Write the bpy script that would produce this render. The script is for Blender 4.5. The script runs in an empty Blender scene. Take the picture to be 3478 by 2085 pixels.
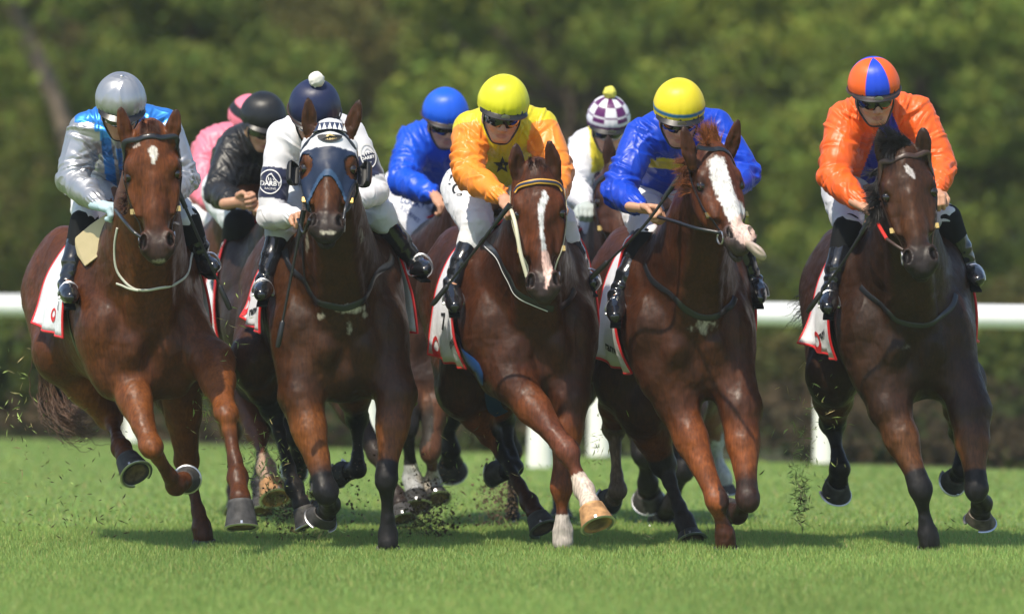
import bpy, math, random
import numpy as np
from mathutils import Vector, Matrix
from mathutils.bvhtree import BVHTree
SC = bpy.context.scene
COL = SC.collection
R = math.radians
D0 = 38.0                 # metres from the camera to the leading rank
PX = 0.001424             # metres one photograph pixel spans at that distance
EYE = 763 * 0 + 1.554     # camera height
UC, VH = 1739.0, 763.0    # image column straight ahead, row of the horizon

# ------------------------------------------------------------ camera, sky, sun, exposure
cd = bpy.data.cameras.new('camera'); cam = bpy.data.objects.new('camera', cd); COL.objects.link(cam)
SC.camera = cam
cam.location = (0, -D0, EYE)
pitch = math.atan((1042.5 - VH) * PX / D0)
cam.rotation_euler = (R(90) - pitch, 0, 0)
cd.sensor_width = 36; cd.lens = 36 * D0 / (3478 * PX)
cd.clip_start = 0.5; cd.clip_end = 2000
cd.dof.use_dof = True; cd.dof.focus_distance = D0 - 0.6; cd.dof.aperture_fstop = 1.95; cd.dof.aperture_blades = 0
w = bpy.data.worlds.new("World"); SC.world = w; w.use_nodes = True
nt = w.node_tree; bg = nt.nodes['Background']
sky = nt.nodes.new('ShaderNodeTexSky'); sky.sky_type = 'NISHITA'; sky.sun_disc = False
SUN_EL, SUN_AZ = 58.0, -30.0      # elevation, and degrees left of the camera's own side
sky.sun_elevation = R(SUN_EL)
to_sun = Vector((math.sin(R(SUN_AZ)) * math.cos(R(SUN_EL)), -math.cos(R(SUN_AZ)) * math.cos(R(SUN_EL)), math.sin(R(SUN_EL))))
sky.sun_rotation = math.atan2(to_sun.x, to_sun.y)
nt.links.new(sky.outputs[0], bg.inputs['Color']); bg.inputs['Strength'].default_value = 0.14
sl = bpy.data.lights.new('sun', 'SUN'); sl.energy = 4.0; sl.angle = R(0.8); sl.color = (1.0, 0.91, 0.76)
so = bpy.data.objects.new('sun', sl); COL.objects.link(so)
so.rotation_euler = (-to_sun).to_track_quat('-Z', 'Y').to_euler()
so.location = (-6, -8, 9)
HAZE = .0005
SC.view_settings.view_transform = 'Standard'; SC.view_settings.look = 'None'
SC.view_settings.exposure = 0.45; SC.view_settings.gamma = 1.0

# ------------------------------------------------------------ small helpers
def P(u, v, y=0.0):
    """photograph pixel + depth behind the leading rank -> world point"""
    s = PX * (D0 + y) / D0
    return np.array([(u - UC) * s, y, EYE + (VH - v) * s])
def nrm(v):
    v = np.asarray(v, float); return v / (np.linalg.norm(v) + 1e-12)
ORG = np.zeros(3)
def tag(o, label=None, cat=None, group=None, kind=None):
    if label: o['label'] = label
    if cat: o['category'] = cat
    if group: o['group'] = group
    if kind: o['kind'] = kind
    return o
def thing(name, loc, label, cat, group=None):
    global ORG
    o = bpy.data.objects.new(name, None); COL.objects.link(o); o.location = loc; o.empty_display_size = .2
    ORG = np.array(loc, float)
    return tag(o, label, cat, group)
def mesh_np(name, V, F, mat, parent=None, col=None, smooth=True, uv=None):
    """V (n,3) world, F list of faces or (m,k) array; vertices are stored relative to ORG when parented"""
    V = np.asarray(V, np.float32)
    me = bpy.data.meshes.new(name)
    base = ORG if parent is not None else np.zeros(3)
    if isinstance(F, np.ndarray):
        m, k = F.shape
        me.vertices.add(len(V)); me.vertices.foreach_set('co', (V - base.astype(np.float32)).ravel())
        me.loops.add(m * k); me.loops.foreach_set('vertex_index', F.astype(np.int32).ravel())
        me.polygons.add(m); me.polygons.foreach_set('loop_start', np.arange(0, m * k, k, dtype=np.int32))
        me.update(calc_edges=True)
    else:
        me.from_pydata((V - base).tolist(), [], [list(map(int, f)) for f in F])
    me.polygons.foreach_set('use_smooth', np.full(len(me.polygons), smooth))
    if smooth and not isinstance(F, np.ndarray): me.update(); me.set_sharp_from_angle(angle=R(50))
    if col is not None:
        ca = me.color_attributes.new('Col', 'FLOAT_COLOR', 'POINT')
        c = np.ones((len(V), 4), np.float32); c[:, :3] = col
        ca.data.foreach_set('color', c.ravel())
    for m_ in (mat if isinstance(mat, (list, tuple)) else [mat]): me.materials.append(m_)
    me.validate(); me.update()
    o = bpy.data.objects.new(name, me); COL.objects.link(o)
    if parent is not None: o.parent = parent
    return o
def join_parts(parts):
    Vs, Fs, n = [], [], 0
    for V, F in parts:
        V = np.asarray(V, float); Vs.append(V); Fs += [[i + n for i in f] for f in (F.tolist() if isinstance(F, np.ndarray) else F)]; n += len(V)
    return np.concatenate(Vs), Fs

# ------------------------------------------------------------ noise on numpy arrays
def _h(i, j, k):
    n = (i * 374761393 + j * 668265263 + k * 2147483647 + 1013904223) & 0xffffffff
    n = ((n ^ (n >> 13)) * 1274126177) & 0xffffffff
    return ((n ^ (n >> 16)) & 0xffff) / 65535.0
def vnoise(p):
    p = np.asarray(p, np.float64); i = np.floor(p).astype(np.int64); f = p - i; f = f * f * (3 - 2 * f)
    o = 0
    for a in (0, 1):
        wa = f[..., 0] if a else 1 - f[..., 0]
        for b in (0, 1):
            wb = f[..., 1] if b else 1 - f[..., 1]
            for c in (0, 1):
                wc = f[..., 2] if c else 1 - f[..., 2]
                o = o + wa * wb * wc * _h(i[..., 0] + a, i[..., 1] + b, i[..., 2] + c)
    return o * 2 - 1
def fbm(p, n=3):
    s, a = 0, 1.0
    for _ in range(n): s = s + a * vnoise(p); p = np.asarray(p) * 2.03 + 11.7; a *= .5
    return s

# ------------------------------------------------------------ implicit bodies -> surface nets
class Field:
    def __init__(s): s.pr = []
    def ell(s, c, r, k=.04, B=None, op='u'):
        """ellipsoid, radii r along the rows of B"""
        s.pr.append(('e', np.asarray(c, float), np.asarray(r, float), k, np.eye(3) if B is None else np.asarray(B, float), op)); return s
    def cap(s, a, b, ra, rb, k=.04, ax=None, sq=1.0, op='u'):
        """rounded cone from a to b; sq < 1 flattens it along ax"""
        s.pr.append(('c', (np.asarray(a, float), np.asarray(b, float)), (ra, rb), k, (None if ax is None else nrm(ax), sq), op)); return s
    def chain(s, pts, rad, k=.04, ax=None, sq=1.0, n=0):
        pts = [np.asarray(p, float) for p in pts]
        if n:
            pts, rad = spline(pts, n), spline([np.array([r]) for r in rad], n); rad = [max(float(r[0]), .002) for r in rad]
        for i in range(len(pts) - 1): s.cap(pts[i], pts[i + 1], rad[i], rad[i + 1], k, ax, sq)
        return s
    def _ev(s, pr, p):
        kind, A, r, k, B, op = pr
        if kind == 'e':
            q = (p - A) @ B.T
            k0 = np.sqrt(((q / r) ** 2).sum(-1)); k1 = np.sqrt(((q / (r * r)) ** 2).sum(-1))
            return k0 * (k0 - 1) / np.maximum(k1, 1e-6)
        a, b = A; ax, sq = B
        ab = b - a; t = np.clip(((p - a) @ ab) / max(ab @ ab, 1e-9), 0, 1)
        q = p - a - t[..., None] * ab
        if ax is not None and sq != 1.0:
            c = q @ ax; q = q + (c * (1 / sq - 1))[..., None] * ax
            d = np.sqrt((q ** 2).sum(-1)) - (r[0] + (r[1] - r[0]) * t)
            return d * (min(1, sq) * .5 + .5)
        return np.sqrt((q ** 2).sum(-1)) - (r[0] + (r[1] - r[0]) * t)
    def _box(s, pr):
        kind, A, r, k, B, op = pr
        if kind == 'e': e = np.sqrt(((B * r[:, None]) ** 2).sum(0)); return A - e, A + e
        a, b = A; m = max(r); m *= max(1, B[1]); return np.minimum(a, b) - m, np.maximum(a, b) + m
    def mesh(s, h, disp=None):
        bx = [s._box(p) for p in s.pr if p[5] == 'u']
        lo = np.min([b[0] for b in bx], 0) - 4 * h - .02; hi = np.max([b[1] for b in bx], 0) + 4 * h + .02
        n = np.ceil((hi - lo) / h).astype(int) + 1
        G = np.full(n, 1.0, np.float32)
        ax = [lo[i] + h * np.arange(n[i]) for i in range(3)]
        for pr in s.pr:
            k = pr[3]; a, b = s._box(pr); pad = 2.5 * h + k * .6 + .012
            i0 = np.clip(np.floor((a - pad - lo) / h).astype(int), 0, n); i1 = np.clip(np.ceil((b + pad - lo) / h).astype(int) + 1, 0, n)
            if (i1 <= i0).any(): continue
            p = np.stack(np.meshgrid(*[ax[j][i0[j]:i1[j]] for j in range(3)], indexing='ij'), -1)
            d = s._ev(pr, p); sl_ = tuple(slice(i0[j], i1[j]) for j in range(3)); g = G[sl_]
            if pr[5] == 'u':
                hh = np.clip(.5 + .5 * (g - d) / k, 0, 1); G[sl_] = g + (d - g) * hh - k * hh * (1 - hh)
            else:
                hh = np.clip(.5 + .5 * (g + d) / k, 0, 1); hh = 1 - hh; G[sl_] = g + (-d - g) * hh + k * hh * (1 - hh)
        return nets(G, lo, h, disp)
def nets(G, lo, h, disp=None):
    n = np.array(G.shape); S = G < 0
    cn = n - 1; strd = np.array([cn[1] * cn[2], cn[2], 1])
    acc_i, acc_p, quads = [], [], []
    for a in range(3):
        s0 = [slice(None)] * 3; s1 = [slice(None)] * 3; s0[a] = slice(0, -1); s1[a] = slice(1, None)
        A, B = S[tuple(s0)], S[tuple(s1)]
        I = np.argwhere(A != B); b, c = (a + 1) % 3, (a + 2) % 3
        ok = (I[:, b] > 0) & (I[:, c] > 0) & (I[:, b] < n[b] - 1) & (I[:, c] < n[c] - 1); I = I[ok]
        J = I.copy(); J[:, a] += 1
        g0 = G[tuple(I.T)].astype(float); g1 = G[tuple(J.T)].astype(float); t = g0 / (g0 - g1)
        pos = I.astype(float); pos[:, a] += t
        cells = []
        for db, dc in ((0, 0), (-1, 0), (-1, -1), (0, -1)):
            K = I.copy(); K[:, b] += db; K[:, c] += dc; idx = K @ strd; cells.append(idx); acc_i.append(idx); acc_p.append(pos)
        q = np.stack(cells, 1); fl = g0 > 0; q[fl] = q[fl][:, ::-1]; quads.append(q)
    ii = np.concatenate(acc_i); pp = np.concatenate(acc_p); quads = np.concatenate(quads)
    u, inv = np.unique(ii, return_inverse=True); inv = inv.ravel()
    cnt = np.bincount(inv); V = np.stack([np.bincount(inv, pp[:, j]) / cnt for j in range(3)], 1)
    F = np.searchsorted(u, quads)
    # one light smoothing pass removes stair marks
    e = np.concatenate([F[:, [0, 1]], F[:, [1, 2]], F[:, [2, 3]], F[:, [3, 0]]])
    for _ in range(2):
        c2 = np.bincount(e[:, 0], minlength=len(V)) + np.bincount(e[:, 1], minlength=len(V))
        m = np.stack([(np.bincount(e[:, 0], V[e[:, 1], j], len(V)) + np.bincount(e[:, 1], V[e[:, 0], j], len(V))) / c2 for j in range(3)], 1)
        V = V * .5 + m * .5
    V = lo + V * h
    if disp is not None: V = V + normals(V, F) * disp(V)[:, None]
    return V, F
def normals(V, F):
    fn = np.cross(V[F[:, 2]] - V[F[:, 0]], V[F[:, 3]] - V[F[:, 1]]); N = np.zeros_like(V)
    for j in range(3):
        for q in range(4): N[:, j] += np.bincount(F[:, q], fn[:, j], len(V))
    return N / (np.linalg.norm(N, axis=1)[:, None] + 1e-12)
def spline(pts, n):
    pts = [np.asarray(p, float) for p in pts]; q = [2 * pts[0] - pts[1]] + pts + [2 * pts[-1] - pts[-2]]; out = []
    for i in range(1, len(q) - 2):
        for t in np.linspace(0, 1, n, endpoint=False):
            a, b, c, d = q[i - 1:i + 3]
            out.append(.5 * (2 * b + (c - a) * t + (2 * a - 5 * b + 4 * c - d) * t * t + (3 * b - a - 3 * c + d) * t ** 3))
    out.append(pts[-1]); return out

# ------------------------------------------------------------ plain mesh builders
def frame_of(d, up=(0, 0, 1)):
    d = nrm(d); s = np.cross(d, up)
    if np.linalg.norm(s) < 1e-4: s = np.cross(d, (1, 0, 0))
    s = nrm(s); return s, np.cross(s, d)
def tube(pts, rad, n=8, cap=True, flat=None):
    """tube along pts; flat=(normals, ratio) makes it an oval strap"""
    pts = np.asarray(pts, float); m = len(pts); rad = np.broadcast_to(np.asarray(rad, float), (m,))
    T = np.gradient(pts, axis=0); V = []; a = np.linspace(0, 2 * math.pi, n, endpoint=False); up = np.array([0, 0, 1.])
    for i in range(m):
        if flat is not None:
            t = nrm(T[i]); up_i = nrm(flat[0][i] - t * (flat[0][i] @ t)); s = np.cross(t, up_i)
            V.append(pts[i] + rad[i] * (np.cos(a)[:, None] * s + flat[1] * np.sin(a)[:, None] * up_i))
        else:
            t = nrm(T[i]); s = np.cross(t, up)
            if np.linalg.norm(s) < .1: s = np.cross(t, (1, 0, 0))
            s = nrm(s); up = np.cross(s, t)
            V.append(pts[i] + rad[i] * (np.cos(a)[:, None] * s + np.sin(a)[:, None] * up))
    V = np.concatenate(V); F = []
    for i in range(m - 1):
        for j in range(n): F.append([i * n + j, i * n + (j + 1) % n, (i + 1) * n + (j + 1) % n, (i + 1) * n + j])
    if cap: F.append(list(range(n))[::-1]); F.append([(m - 1) * n + j for j in range(n)])
    return V, F
def lathe(prof, n=32, B=None, c=(0, 0, 0), sx=1, sy=1, caps=True):
    """prof: list of (r, z); B rows are x, y, z axes"""
    B = np.eye(3) if B is None else np.asarray(B, float); a = np.linspace(0, 2 * math.pi, n, endpoint=False); V = []
    for r, z in prof: V.append(np.stack([r * sx * np.cos(a), r * sy * np.sin(a), np.full(n, z)], 1))
    V = np.concatenate(V) @ B + np.asarray(c); F = []; m = len(prof)
    for i in range(m - 1):
        for j in range(n): F.append([i * n + j, i * n + (j + 1) % n, (i + 1) * n + (j + 1) % n, (i + 1) * n + j])
    if caps: F.append(list(range(n))[::-1]); F.append([(m - 1) * n + j for j in range(n)])
    return V, F
def ball(c, r, B=None, n=14, m=10):
    pr = [(max(math.sin(math.pi * i / m), .002), -math.cos(math.pi * i / m)) for i in range(m + 1)]
    V, F = lathe(pr, n); r = np.broadcast_to(np.asarray(r, float), (3,)); V = V * r
    if B is not None: V = V @ np.asarray(B, float)
    return V + np.asarray(c), F
def box(c, s, B=None):
    V = np.array([[x, y, z] for x in (-1, 1) for y in (-1, 1) for z in (-1, 1)], float) * np.asarray(s, float) / 2
    if B is not None: V = V @ np.asarray(B, float)
    return V + np.asarray(c), [[0, 1, 3, 2], [4, 6, 7, 5], [0, 4, 5, 1], [2, 3, 7, 6], [0, 2, 6, 4], [1, 5, 7, 3]]

# ------------------------------------------------------------ materials
def mat(name, color=(.5, .5, .5), rough=.5, spec=.5, metal=0, coat=0, coat_rough=.1, sheen=0, vcol=False,
        bump=None, var=None, aniso=0, sss=0, transl=0):
    """bump: list of (scale, strength, distance); var: (scale, amount) brightness mottling that belongs to the surface"""
    m = bpy.data.materials.new(name); m.use_nodes = True; t = m.node_tree; b = t.nodes['Principled BSDF']; L = t.links
    b.inputs['Roughness'].default_value = rough; b.inputs['Metallic'].default_value = metal
    b.inputs['Specular IOR Level'].default_value = spec
    b.inputs['Coat Weight'].default_value = coat; b.inputs['Coat Roughness'].default_value = coat_rough
    b.inputs['Sheen Weight'].default_value = sheen; b.inputs['Anisotropic'].default_value = aniso
    if sss: b.inputs['Subsurface Weight'].default_value = sss; b.inputs['Subsurface Radius'].default_value = (.01, .004, .002); b.inputs['Subsurface Scale'].default_value = .5
    tc = t.nodes.new('ShaderNodeTexCoord'); src = None
    if vcol: a = t.nodes.new('ShaderNodeVertexColor'); a.layer_name = 'Col'; src = a.outputs['Color']
    else: b.inputs['Base Color'].default_value = (*color, 1)
    if var:
        n = t.nodes.new('ShaderNodeTexNoise'); n.inputs['Scale'].default_value = var[0]; n.inputs['Detail'].default_value = 5
        L.new(tc.outputs['Object'], n.inputs['Vector'])
        r = t.nodes.new('ShaderNodeMapRange'); r.inputs['From Min'].default_value = .3; r.inputs['From Max'].default_value = .7
        r.inputs['To Min'].default_value = 1 - var[1]; r.inputs['To Max'].default_value = 1 + var[1]; L.new(n.outputs['Fac'], r.inputs['Value'])
        mx = t.nodes.new('ShaderNodeVectorMath'); mx.operation = 'SCALE'
        if src: L.new(src, mx.inputs[0])
        else: mx.inputs[0].default_value = color
        L.new(r.outputs[0], mx.inputs['Scale']); src = mx.outputs[0]
    if src: L.new(src, b.inputs['Base Color'])
    prev = None
    for bq in (bump or []):
        ridge = bq[0] == 'ridge'; sc_, st, di = bq[1:] if ridge else bq
        stretch = None
        if isinstance(sc_, tuple): stretch, sc_ = sc_[1:], sc_[0]
        n = t.nodes.new('ShaderNodeTexNoise'); n.inputs['Scale'].default_value = sc_; n.inputs['Detail'].default_value = 3
        if stretch:
            mp = t.nodes.new('ShaderNodeMapping'); mp.inputs['Scale'].default_value = stretch
            L.new(tc.outputs['Object'], mp.inputs['Vector']); L.new(mp.outputs[0], n.inputs['Vector'])
        else: L.new(tc.outputs['Object'], n.inputs['Vector'])
        bp = t.nodes.new('ShaderNodeBump'); bp.inputs['Strength'].default_value = st; bp.inputs['Distance'].default_value = di
        if ridge:
            n.inputs['Detail'].default_value = 1; n.inputs['Distortion'].default_value = .6; hgt = n.outputs['Fac']
            for op, val in (('SUBTRACT', .5), ('ABSOLUTE', 0), ('MULTIPLY', -3.5), ('ADD', 1), ('MAXIMUM', 0), ('POWER', 2)):
                mm = t.nodes.new('ShaderNodeMath'); mm.operation = op; L.new(hgt, mm.inputs[0]); mm.inputs[1].default_value = val; hgt = mm.outputs[0]
            L.new(hgt, bp.inputs['Height'])
        else: L.new(n.outputs['Fac'], bp.inputs['Height'])
        if prev: L.new(prev, bp.inputs['Normal'])
        prev = bp.outputs[0]
    if prev:
        L.new(prev, b.inputs['Normal'])
        if coat: L.new(prev, b.inputs['Coat Normal'])
    if transl:
        tr = t.nodes.new('ShaderNodeBsdfTranslucent'); mxs = t.nodes.new('ShaderNodeMixShader'); mxs.inputs[0].default_value = transl
        if src: L.new(src, tr.inputs['Color'])
        else: tr.inputs['Color'].default_value = (*color, 1)
        L.new(b.outputs[0], mxs.inputs[1]); L.new(tr.outputs[0], mxs.inputs[2]); L.new(mxs.outputs[0], t.nodes['Material Output'].inputs['Surface'])
    return m
M = {}
M['coat'] = mat('horse_coat', rough=.50, spec=.23, coat=.04, coat_rough=.3, vcol=True, var=(7, .25),
                bump=[(5, .4, .05), (14, .28, .02), ('ridge', (5, 1, 1, .5), .32, .012), ((60, 1, 1, .35), .14, .006), (220, .18, .002)])
def grain(m, lo, hi):
    t = m.node_tree; L = t.links; b = t.nodes['Principled BSDF']; tc = t.nodes.new('ShaderNodeTexCoord'); n = t.nodes.new('ShaderNodeTexNoise'); n.inputs['Scale'].default_value = 9; n.inputs['Detail'].default_value = 6; n.inputs['Roughness'].default_value = .7
    L.new(tc.outputs['Object'], n.inputs['Vector']); r = t.nodes.new('ShaderNodeMapRange'); r.inputs['From Min'].default_value = .35; r.inputs['From Max'].default_value = .65; r.inputs['To Min'].default_value = lo; r.inputs['To Max'].default_value = hi
    L.new(n.outputs['Fac'], r.inputs['Value']); L.new(r.outputs[0], b.inputs['Roughness'])
    old = b.inputs['Base Color'].links[0].from_socket; mp = t.nodes.new('ShaderNodeMapping'); mp.inputs['Scale'].default_value = (1, 1, .22); L.new(tc.outputs['Object'], mp.inputs['Vector'])
    n2 = t.nodes.new('ShaderNodeTexNoise'); n2.inputs['Scale'].default_value = 95; n2.inputs['Detail'].default_value = 4; L.new(mp.outputs[0], n2.inputs['Vector'])
    r2 = t.nodes.new('ShaderNodeMapRange'); r2.inputs['From Min'].default_value = .3; r2.inputs['From Max'].default_value = .7; r2.inputs['To Min'].default_value = .66; r2.inputs['To Max'].default_value = 1.38; L.new(n2.outputs['Fac'], r2.inputs['Value'])
    v = t.nodes.new('ShaderNodeVectorMath'); v.operation = 'SCALE'; L.new(old, v.inputs[0]); L.new(r2.outputs[0], v.inputs['Scale']); L.new(v.outputs[0], b.inputs['Base Color'])
grain(M['coat'], .36, .66)
M['hair'] = mat('hair', rough=.45, spec=.4, vcol=True)
M['eye'] = mat('dark_eye', (.01, .006, .004), .05, .8)
M['hoof'] = mat('hoof_horn', rough=.65, spec=.25, vcol=True, var=(28, .5), bump=[((90, 1, 1, .1), .25, .004)])
M['steel'] = mat('bright_steel', (.55, .56, .58), .38, metal=1)
M['brass'] = mat('brass', (.7, .48, .16), .25, metal=1)
M['leather'] = mat('black_leather', (.012, .014, .018), .35, .5, coat=.2, bump=[(90, .2, .003)])
M['brown_leather'] = mat('brown_leather', (.05, .026, .018), .4, .5, bump=[(90, .2, .003)])
M['cream_strap'] = mat('cream_strap', (.62, .58, .42), .5)
M['cord'] = mat('pale_cord', (.5, .5, .42), .6)
M['boot'] = mat('patent_boot', (.008, .009, .012), .2, .5, coat=.5, coat_rough=.1, bump=[(11, .25, .02)])
M['blacktop'] = mat('black_knit', (.006, .007, .008), .85, .2)
M['silk'] = mat('racing_silk', rough=.40, spec=.36, vcol=True, sheen=.03, aniso=.5, bump=[('ridge', (8, 1.6, .8, .7), .30, .018), ('ridge', (15, .8, 1.5, .7), .16, .010)])
M['lycra'] = mat('stretch_lycra', rough=.45, spec=.4, vcol=True, sheen=.3, bump=[((12, 1, 1, .6), .15, .02), (50, .1, .006)])
M['breeches'] = mat('white_breeches', rough=.55, spec=.3, vcol=True, sheen=.2, bump=[((12, 1, 1, .5), .35, .03), (40, .25, .01)])
M['cap'] = mat('cap_silk', rough=.43, spec=.38, vcol=True, aniso=.6, bump=[(9, .15, .012), (30, .10, .006)])
M['silver'] = mat('silver_satin', rough=.36, spec=.5, metal=.65, vcol=True, aniso=.5, bump=[('ridge', (8, 1, 1.8, .6), .28, .018), (22, .08, .008)])
M['helmet'] = mat('helmet_shell', (.015, .014, .014), .3, .5)
M['goggles'] = mat('dark_goggles', (.01, .011, .012), .06, .8, coat=.5)
M['skin'] = mat('skin', rough=.48, spec=.35, vcol=True, sss=.1, var=(30, .08), bump=[(60, .15, .003)])
M['glove'] = mat('knit_glove', rough=.8, spec=.2, vcol=True, bump=[(120, .3, .004)])
M['cloth'] = mat('saddle_cloth', (.74, .75, .78), .55, .3, sheen=.1, var=(9, .07), bump=[(9, .35, .03), (30, .2, .008)])
M['red'] = mat('red_trim', (.62, .02, .025), .5)
M['ink'] = mat('black_print', (.01, .01, .012), .6)
M['whiteprint'] = mat('white_print', (.75, .75, .75), .6)
M['tan_pad'] = mat('tan_pad', (.50, .41, .23), .55, bump=[(14, .2, .02)])
M['navy'] = mat('navy_cloth', (.022, .035, .085), .5, .3, bump=[(30, .15, .01)])
M['whip'] = mat('whip_black', (.012, .012, .013), .4)
M['pom'] = mat('wool_pompom', rough=.95, spec=.1, vcol=True)
M['blue_girth'] = mat('blue_girth', (.01, .05, .18), .45)
M['fleece'] = mat('white_fleece', (.62, .6, .56), .9, .1, bump=[(60, .5, .01)])
M['red_rein'] = mat('red_rein', (.6, .03, .02), .5)
# ------------------------------------------------------------ racehorses
BAY = (.040, .0135, .0034); DARKBAY = (.0125, .0062, .0036); CHEST = (.070, .0205, .0048); LIVER = (.042, .0120, .0034); BLACK = (.009, .008, .008)
def near(V, c, r):
    return np.sqrt((((V - np.asarray(c)) / np.asarray(r)) ** 2).sum(-1))
def sstep(x, a, b):
    t = np.clip((x - a) / (b - a), 0, 1); return t * t * (3 - 2 * t)
def mixc(C, c, w): return C + (np.asarray(c) - C) * w[:, None]
def segdist(V, a, b):
    ab = b - a; t = np.clip(((V - a) @ ab) / (ab @ ab), 0, 1); return np.linalg.norm(V - a - t[:, None] * ab, axis=1), t

def hoof_mesh(root, top, sole, fwd, r=.058, colour=(.045, .043, .042), shoe=True):
    top, sole = np.asarray(top, float), np.asarray(sole, float); d = nrm(sole - top); L = np.linalg.norm(sole - top)
    f = nrm(fwd - d * (np.dot(fwd, d))); s = np.cross(f, d); rings = []; n = 28
    a = np.linspace(0, 2 * math.pi, n, endpoint=False); V = []; C = []
    prof = [(0, .80, 0), (.04, .90, 0), (.15, .93, .03), (.6, 1.08, .16), (.93, 1.2, .27), (1, 1.2, .28), (1.0, .92, .25), (.93, .7, .2), (.9, .01, .1)]
    for q, rr, off in prof:
        back = np.where(np.cos(a) < 0, .86, 1.0)
        V.append(top + d * L * q + f * (r * off) + r * rr * (np.cos(a) * back)[:, None] * f + r * rr * .98 * np.sin(a)[:, None] * s)
        c = np.array(colour) if rr > .9 or q < .3 else np.array((.14, .10, .06))
        C.append(np.tile(c * (1.5 if q < .05 else 1), (n, 1)))
    V = np.concatenate(V); F = []
    for i in range(len(prof) - 1):
        for j in range(n): F.append([i * n + j, i * n + (j + 1) % n, (i + 1) * n + (j + 1) % n, (i + 1) * n + j])
    o = mesh_np('hoof', V, F, M['hoof'], root, col=np.concatenate(C))
    if shoe:
        b = np.radians(np.linspace(-150, 150, 26)); c0 = sole + f * r * .27
        pts = [c0 + r * 1.17 * math.cos(x) * f + r * 1.15 * math.sin(x) * s + d * .003 for x in b]
        V, F = tube(pts, .0085, 6, flat=([d] * 26, .6)); V2, F2 = box(c0 + f * r * 1.2 - d * .008, (.010, .004, .012), np.array([s, f, d]))
        so_ = mesh_np('horseshoe', *join_parts([(V, F), (V2, F2)]), M['steel'], root); so_.parent = o
    return o

def strands(name, root, roots, dirs, length, n, rad, colour, curl=.25, seed=1, seg=7, grav=.0, parentobj=None):
    """hair: thin tapering locks grown from root points"""
    rg = np.random.RandomState(seed); parts_V, parts_F, parts_C, off = [], [], [], 0; locks = [(rg.normal(0, curl, 3), rg.normal(0, .16, 3)) for _ in range(16)]
    for i in range(n):
        k = rg.randint(len(roots)); lk = locks[(k * 7 + rg.randint(2)) % 16]; p = np.array(roots[k], float) + rg.normal(0, rad * 2.2, 3); d = nrm(np.array(dirs[k], float) + lk[1] + rg.normal(0, .07, 3))
        L = length * rg.uniform(.55, 1.1); w = lk[0] + rg.normal(0, curl * .25, 3); pts = []
        for j in range(seg):
            pts.append(p.copy()); d = nrm(d + w * .28 + np.array([0, 0, -grav]) * .3 + rg.normal(0, .05, 3)); p = p + d * L / seg
        r = np.linspace(1, .12, seg) * rad * rg.uniform(.5, 1.2)
        V, F = tube(pts, r, 4, cap=False); parts_V.append(V); parts_F.append(np.array(F) + off); off += len(V)
        parts_C.append(np.tile(np.array(colour) * rg.uniform(.6, 1.5), (len(V), 1)))
    o = mesh_np(name, np.concatenate(parts_V), np.concatenate(parts_F), M['hair'], root, col=np.concatenate(parts_C))
    return o

class Skin:
    def __init__(s, V, F): s.b = BVHTree.FromPolygons(V.tolist(), F.tolist())
    def snap(s, p, off=.004):
        q = s.b.find_nearest(Vector(p)); n = np.array(q[1]); return np.array(q[0]) + n * off, n
    def ray(s, o, d, dist=3):
        q = s.b.ray_cast(Vector(o), Vector(nrm(d)), dist); return (np.array(q[0]), np.array(q[1])) if q[0] is not None else (None, None)
def strap(name, root, skin, pts, width, m, off=.003, thick=.28, n=6, loop=False, snap=True):
    P_ = spline(pts + ([pts[0]] if loop else []), n); Q, N = [], []
    for p in P_:
        if snap: q, nn = skin.snap(p, off)
        else: q, nn = p, np.array([0, -1, .3])
        Q.append(q); N.append(nn)
    Q = np.array(Q); N = np.array(N)
    for _ in range(2): Q[1:-1] = Q[1:-1] * .5 + (Q[:-2] + Q[2:]) * .25; N[1:-1] = N[1:-1] * .5 + (N[:-2] + N[2:]) * .25
    V, F = tube(Q, width / 2, 10, flat=(N, thick)); return mesh_np(name, V, F, m, root)
def ring(name, root, c, nrm_, r, t, m):
    a, b = frame_of(nrm_); pts = [np.asarray(c) + r * (math.cos(x) * a + math.sin(x) * b) for x in np.linspace(0, 2 * math.pi, 21)]
    return mesh_np(name, *tube(pts, t, 6), m, root)

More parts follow.
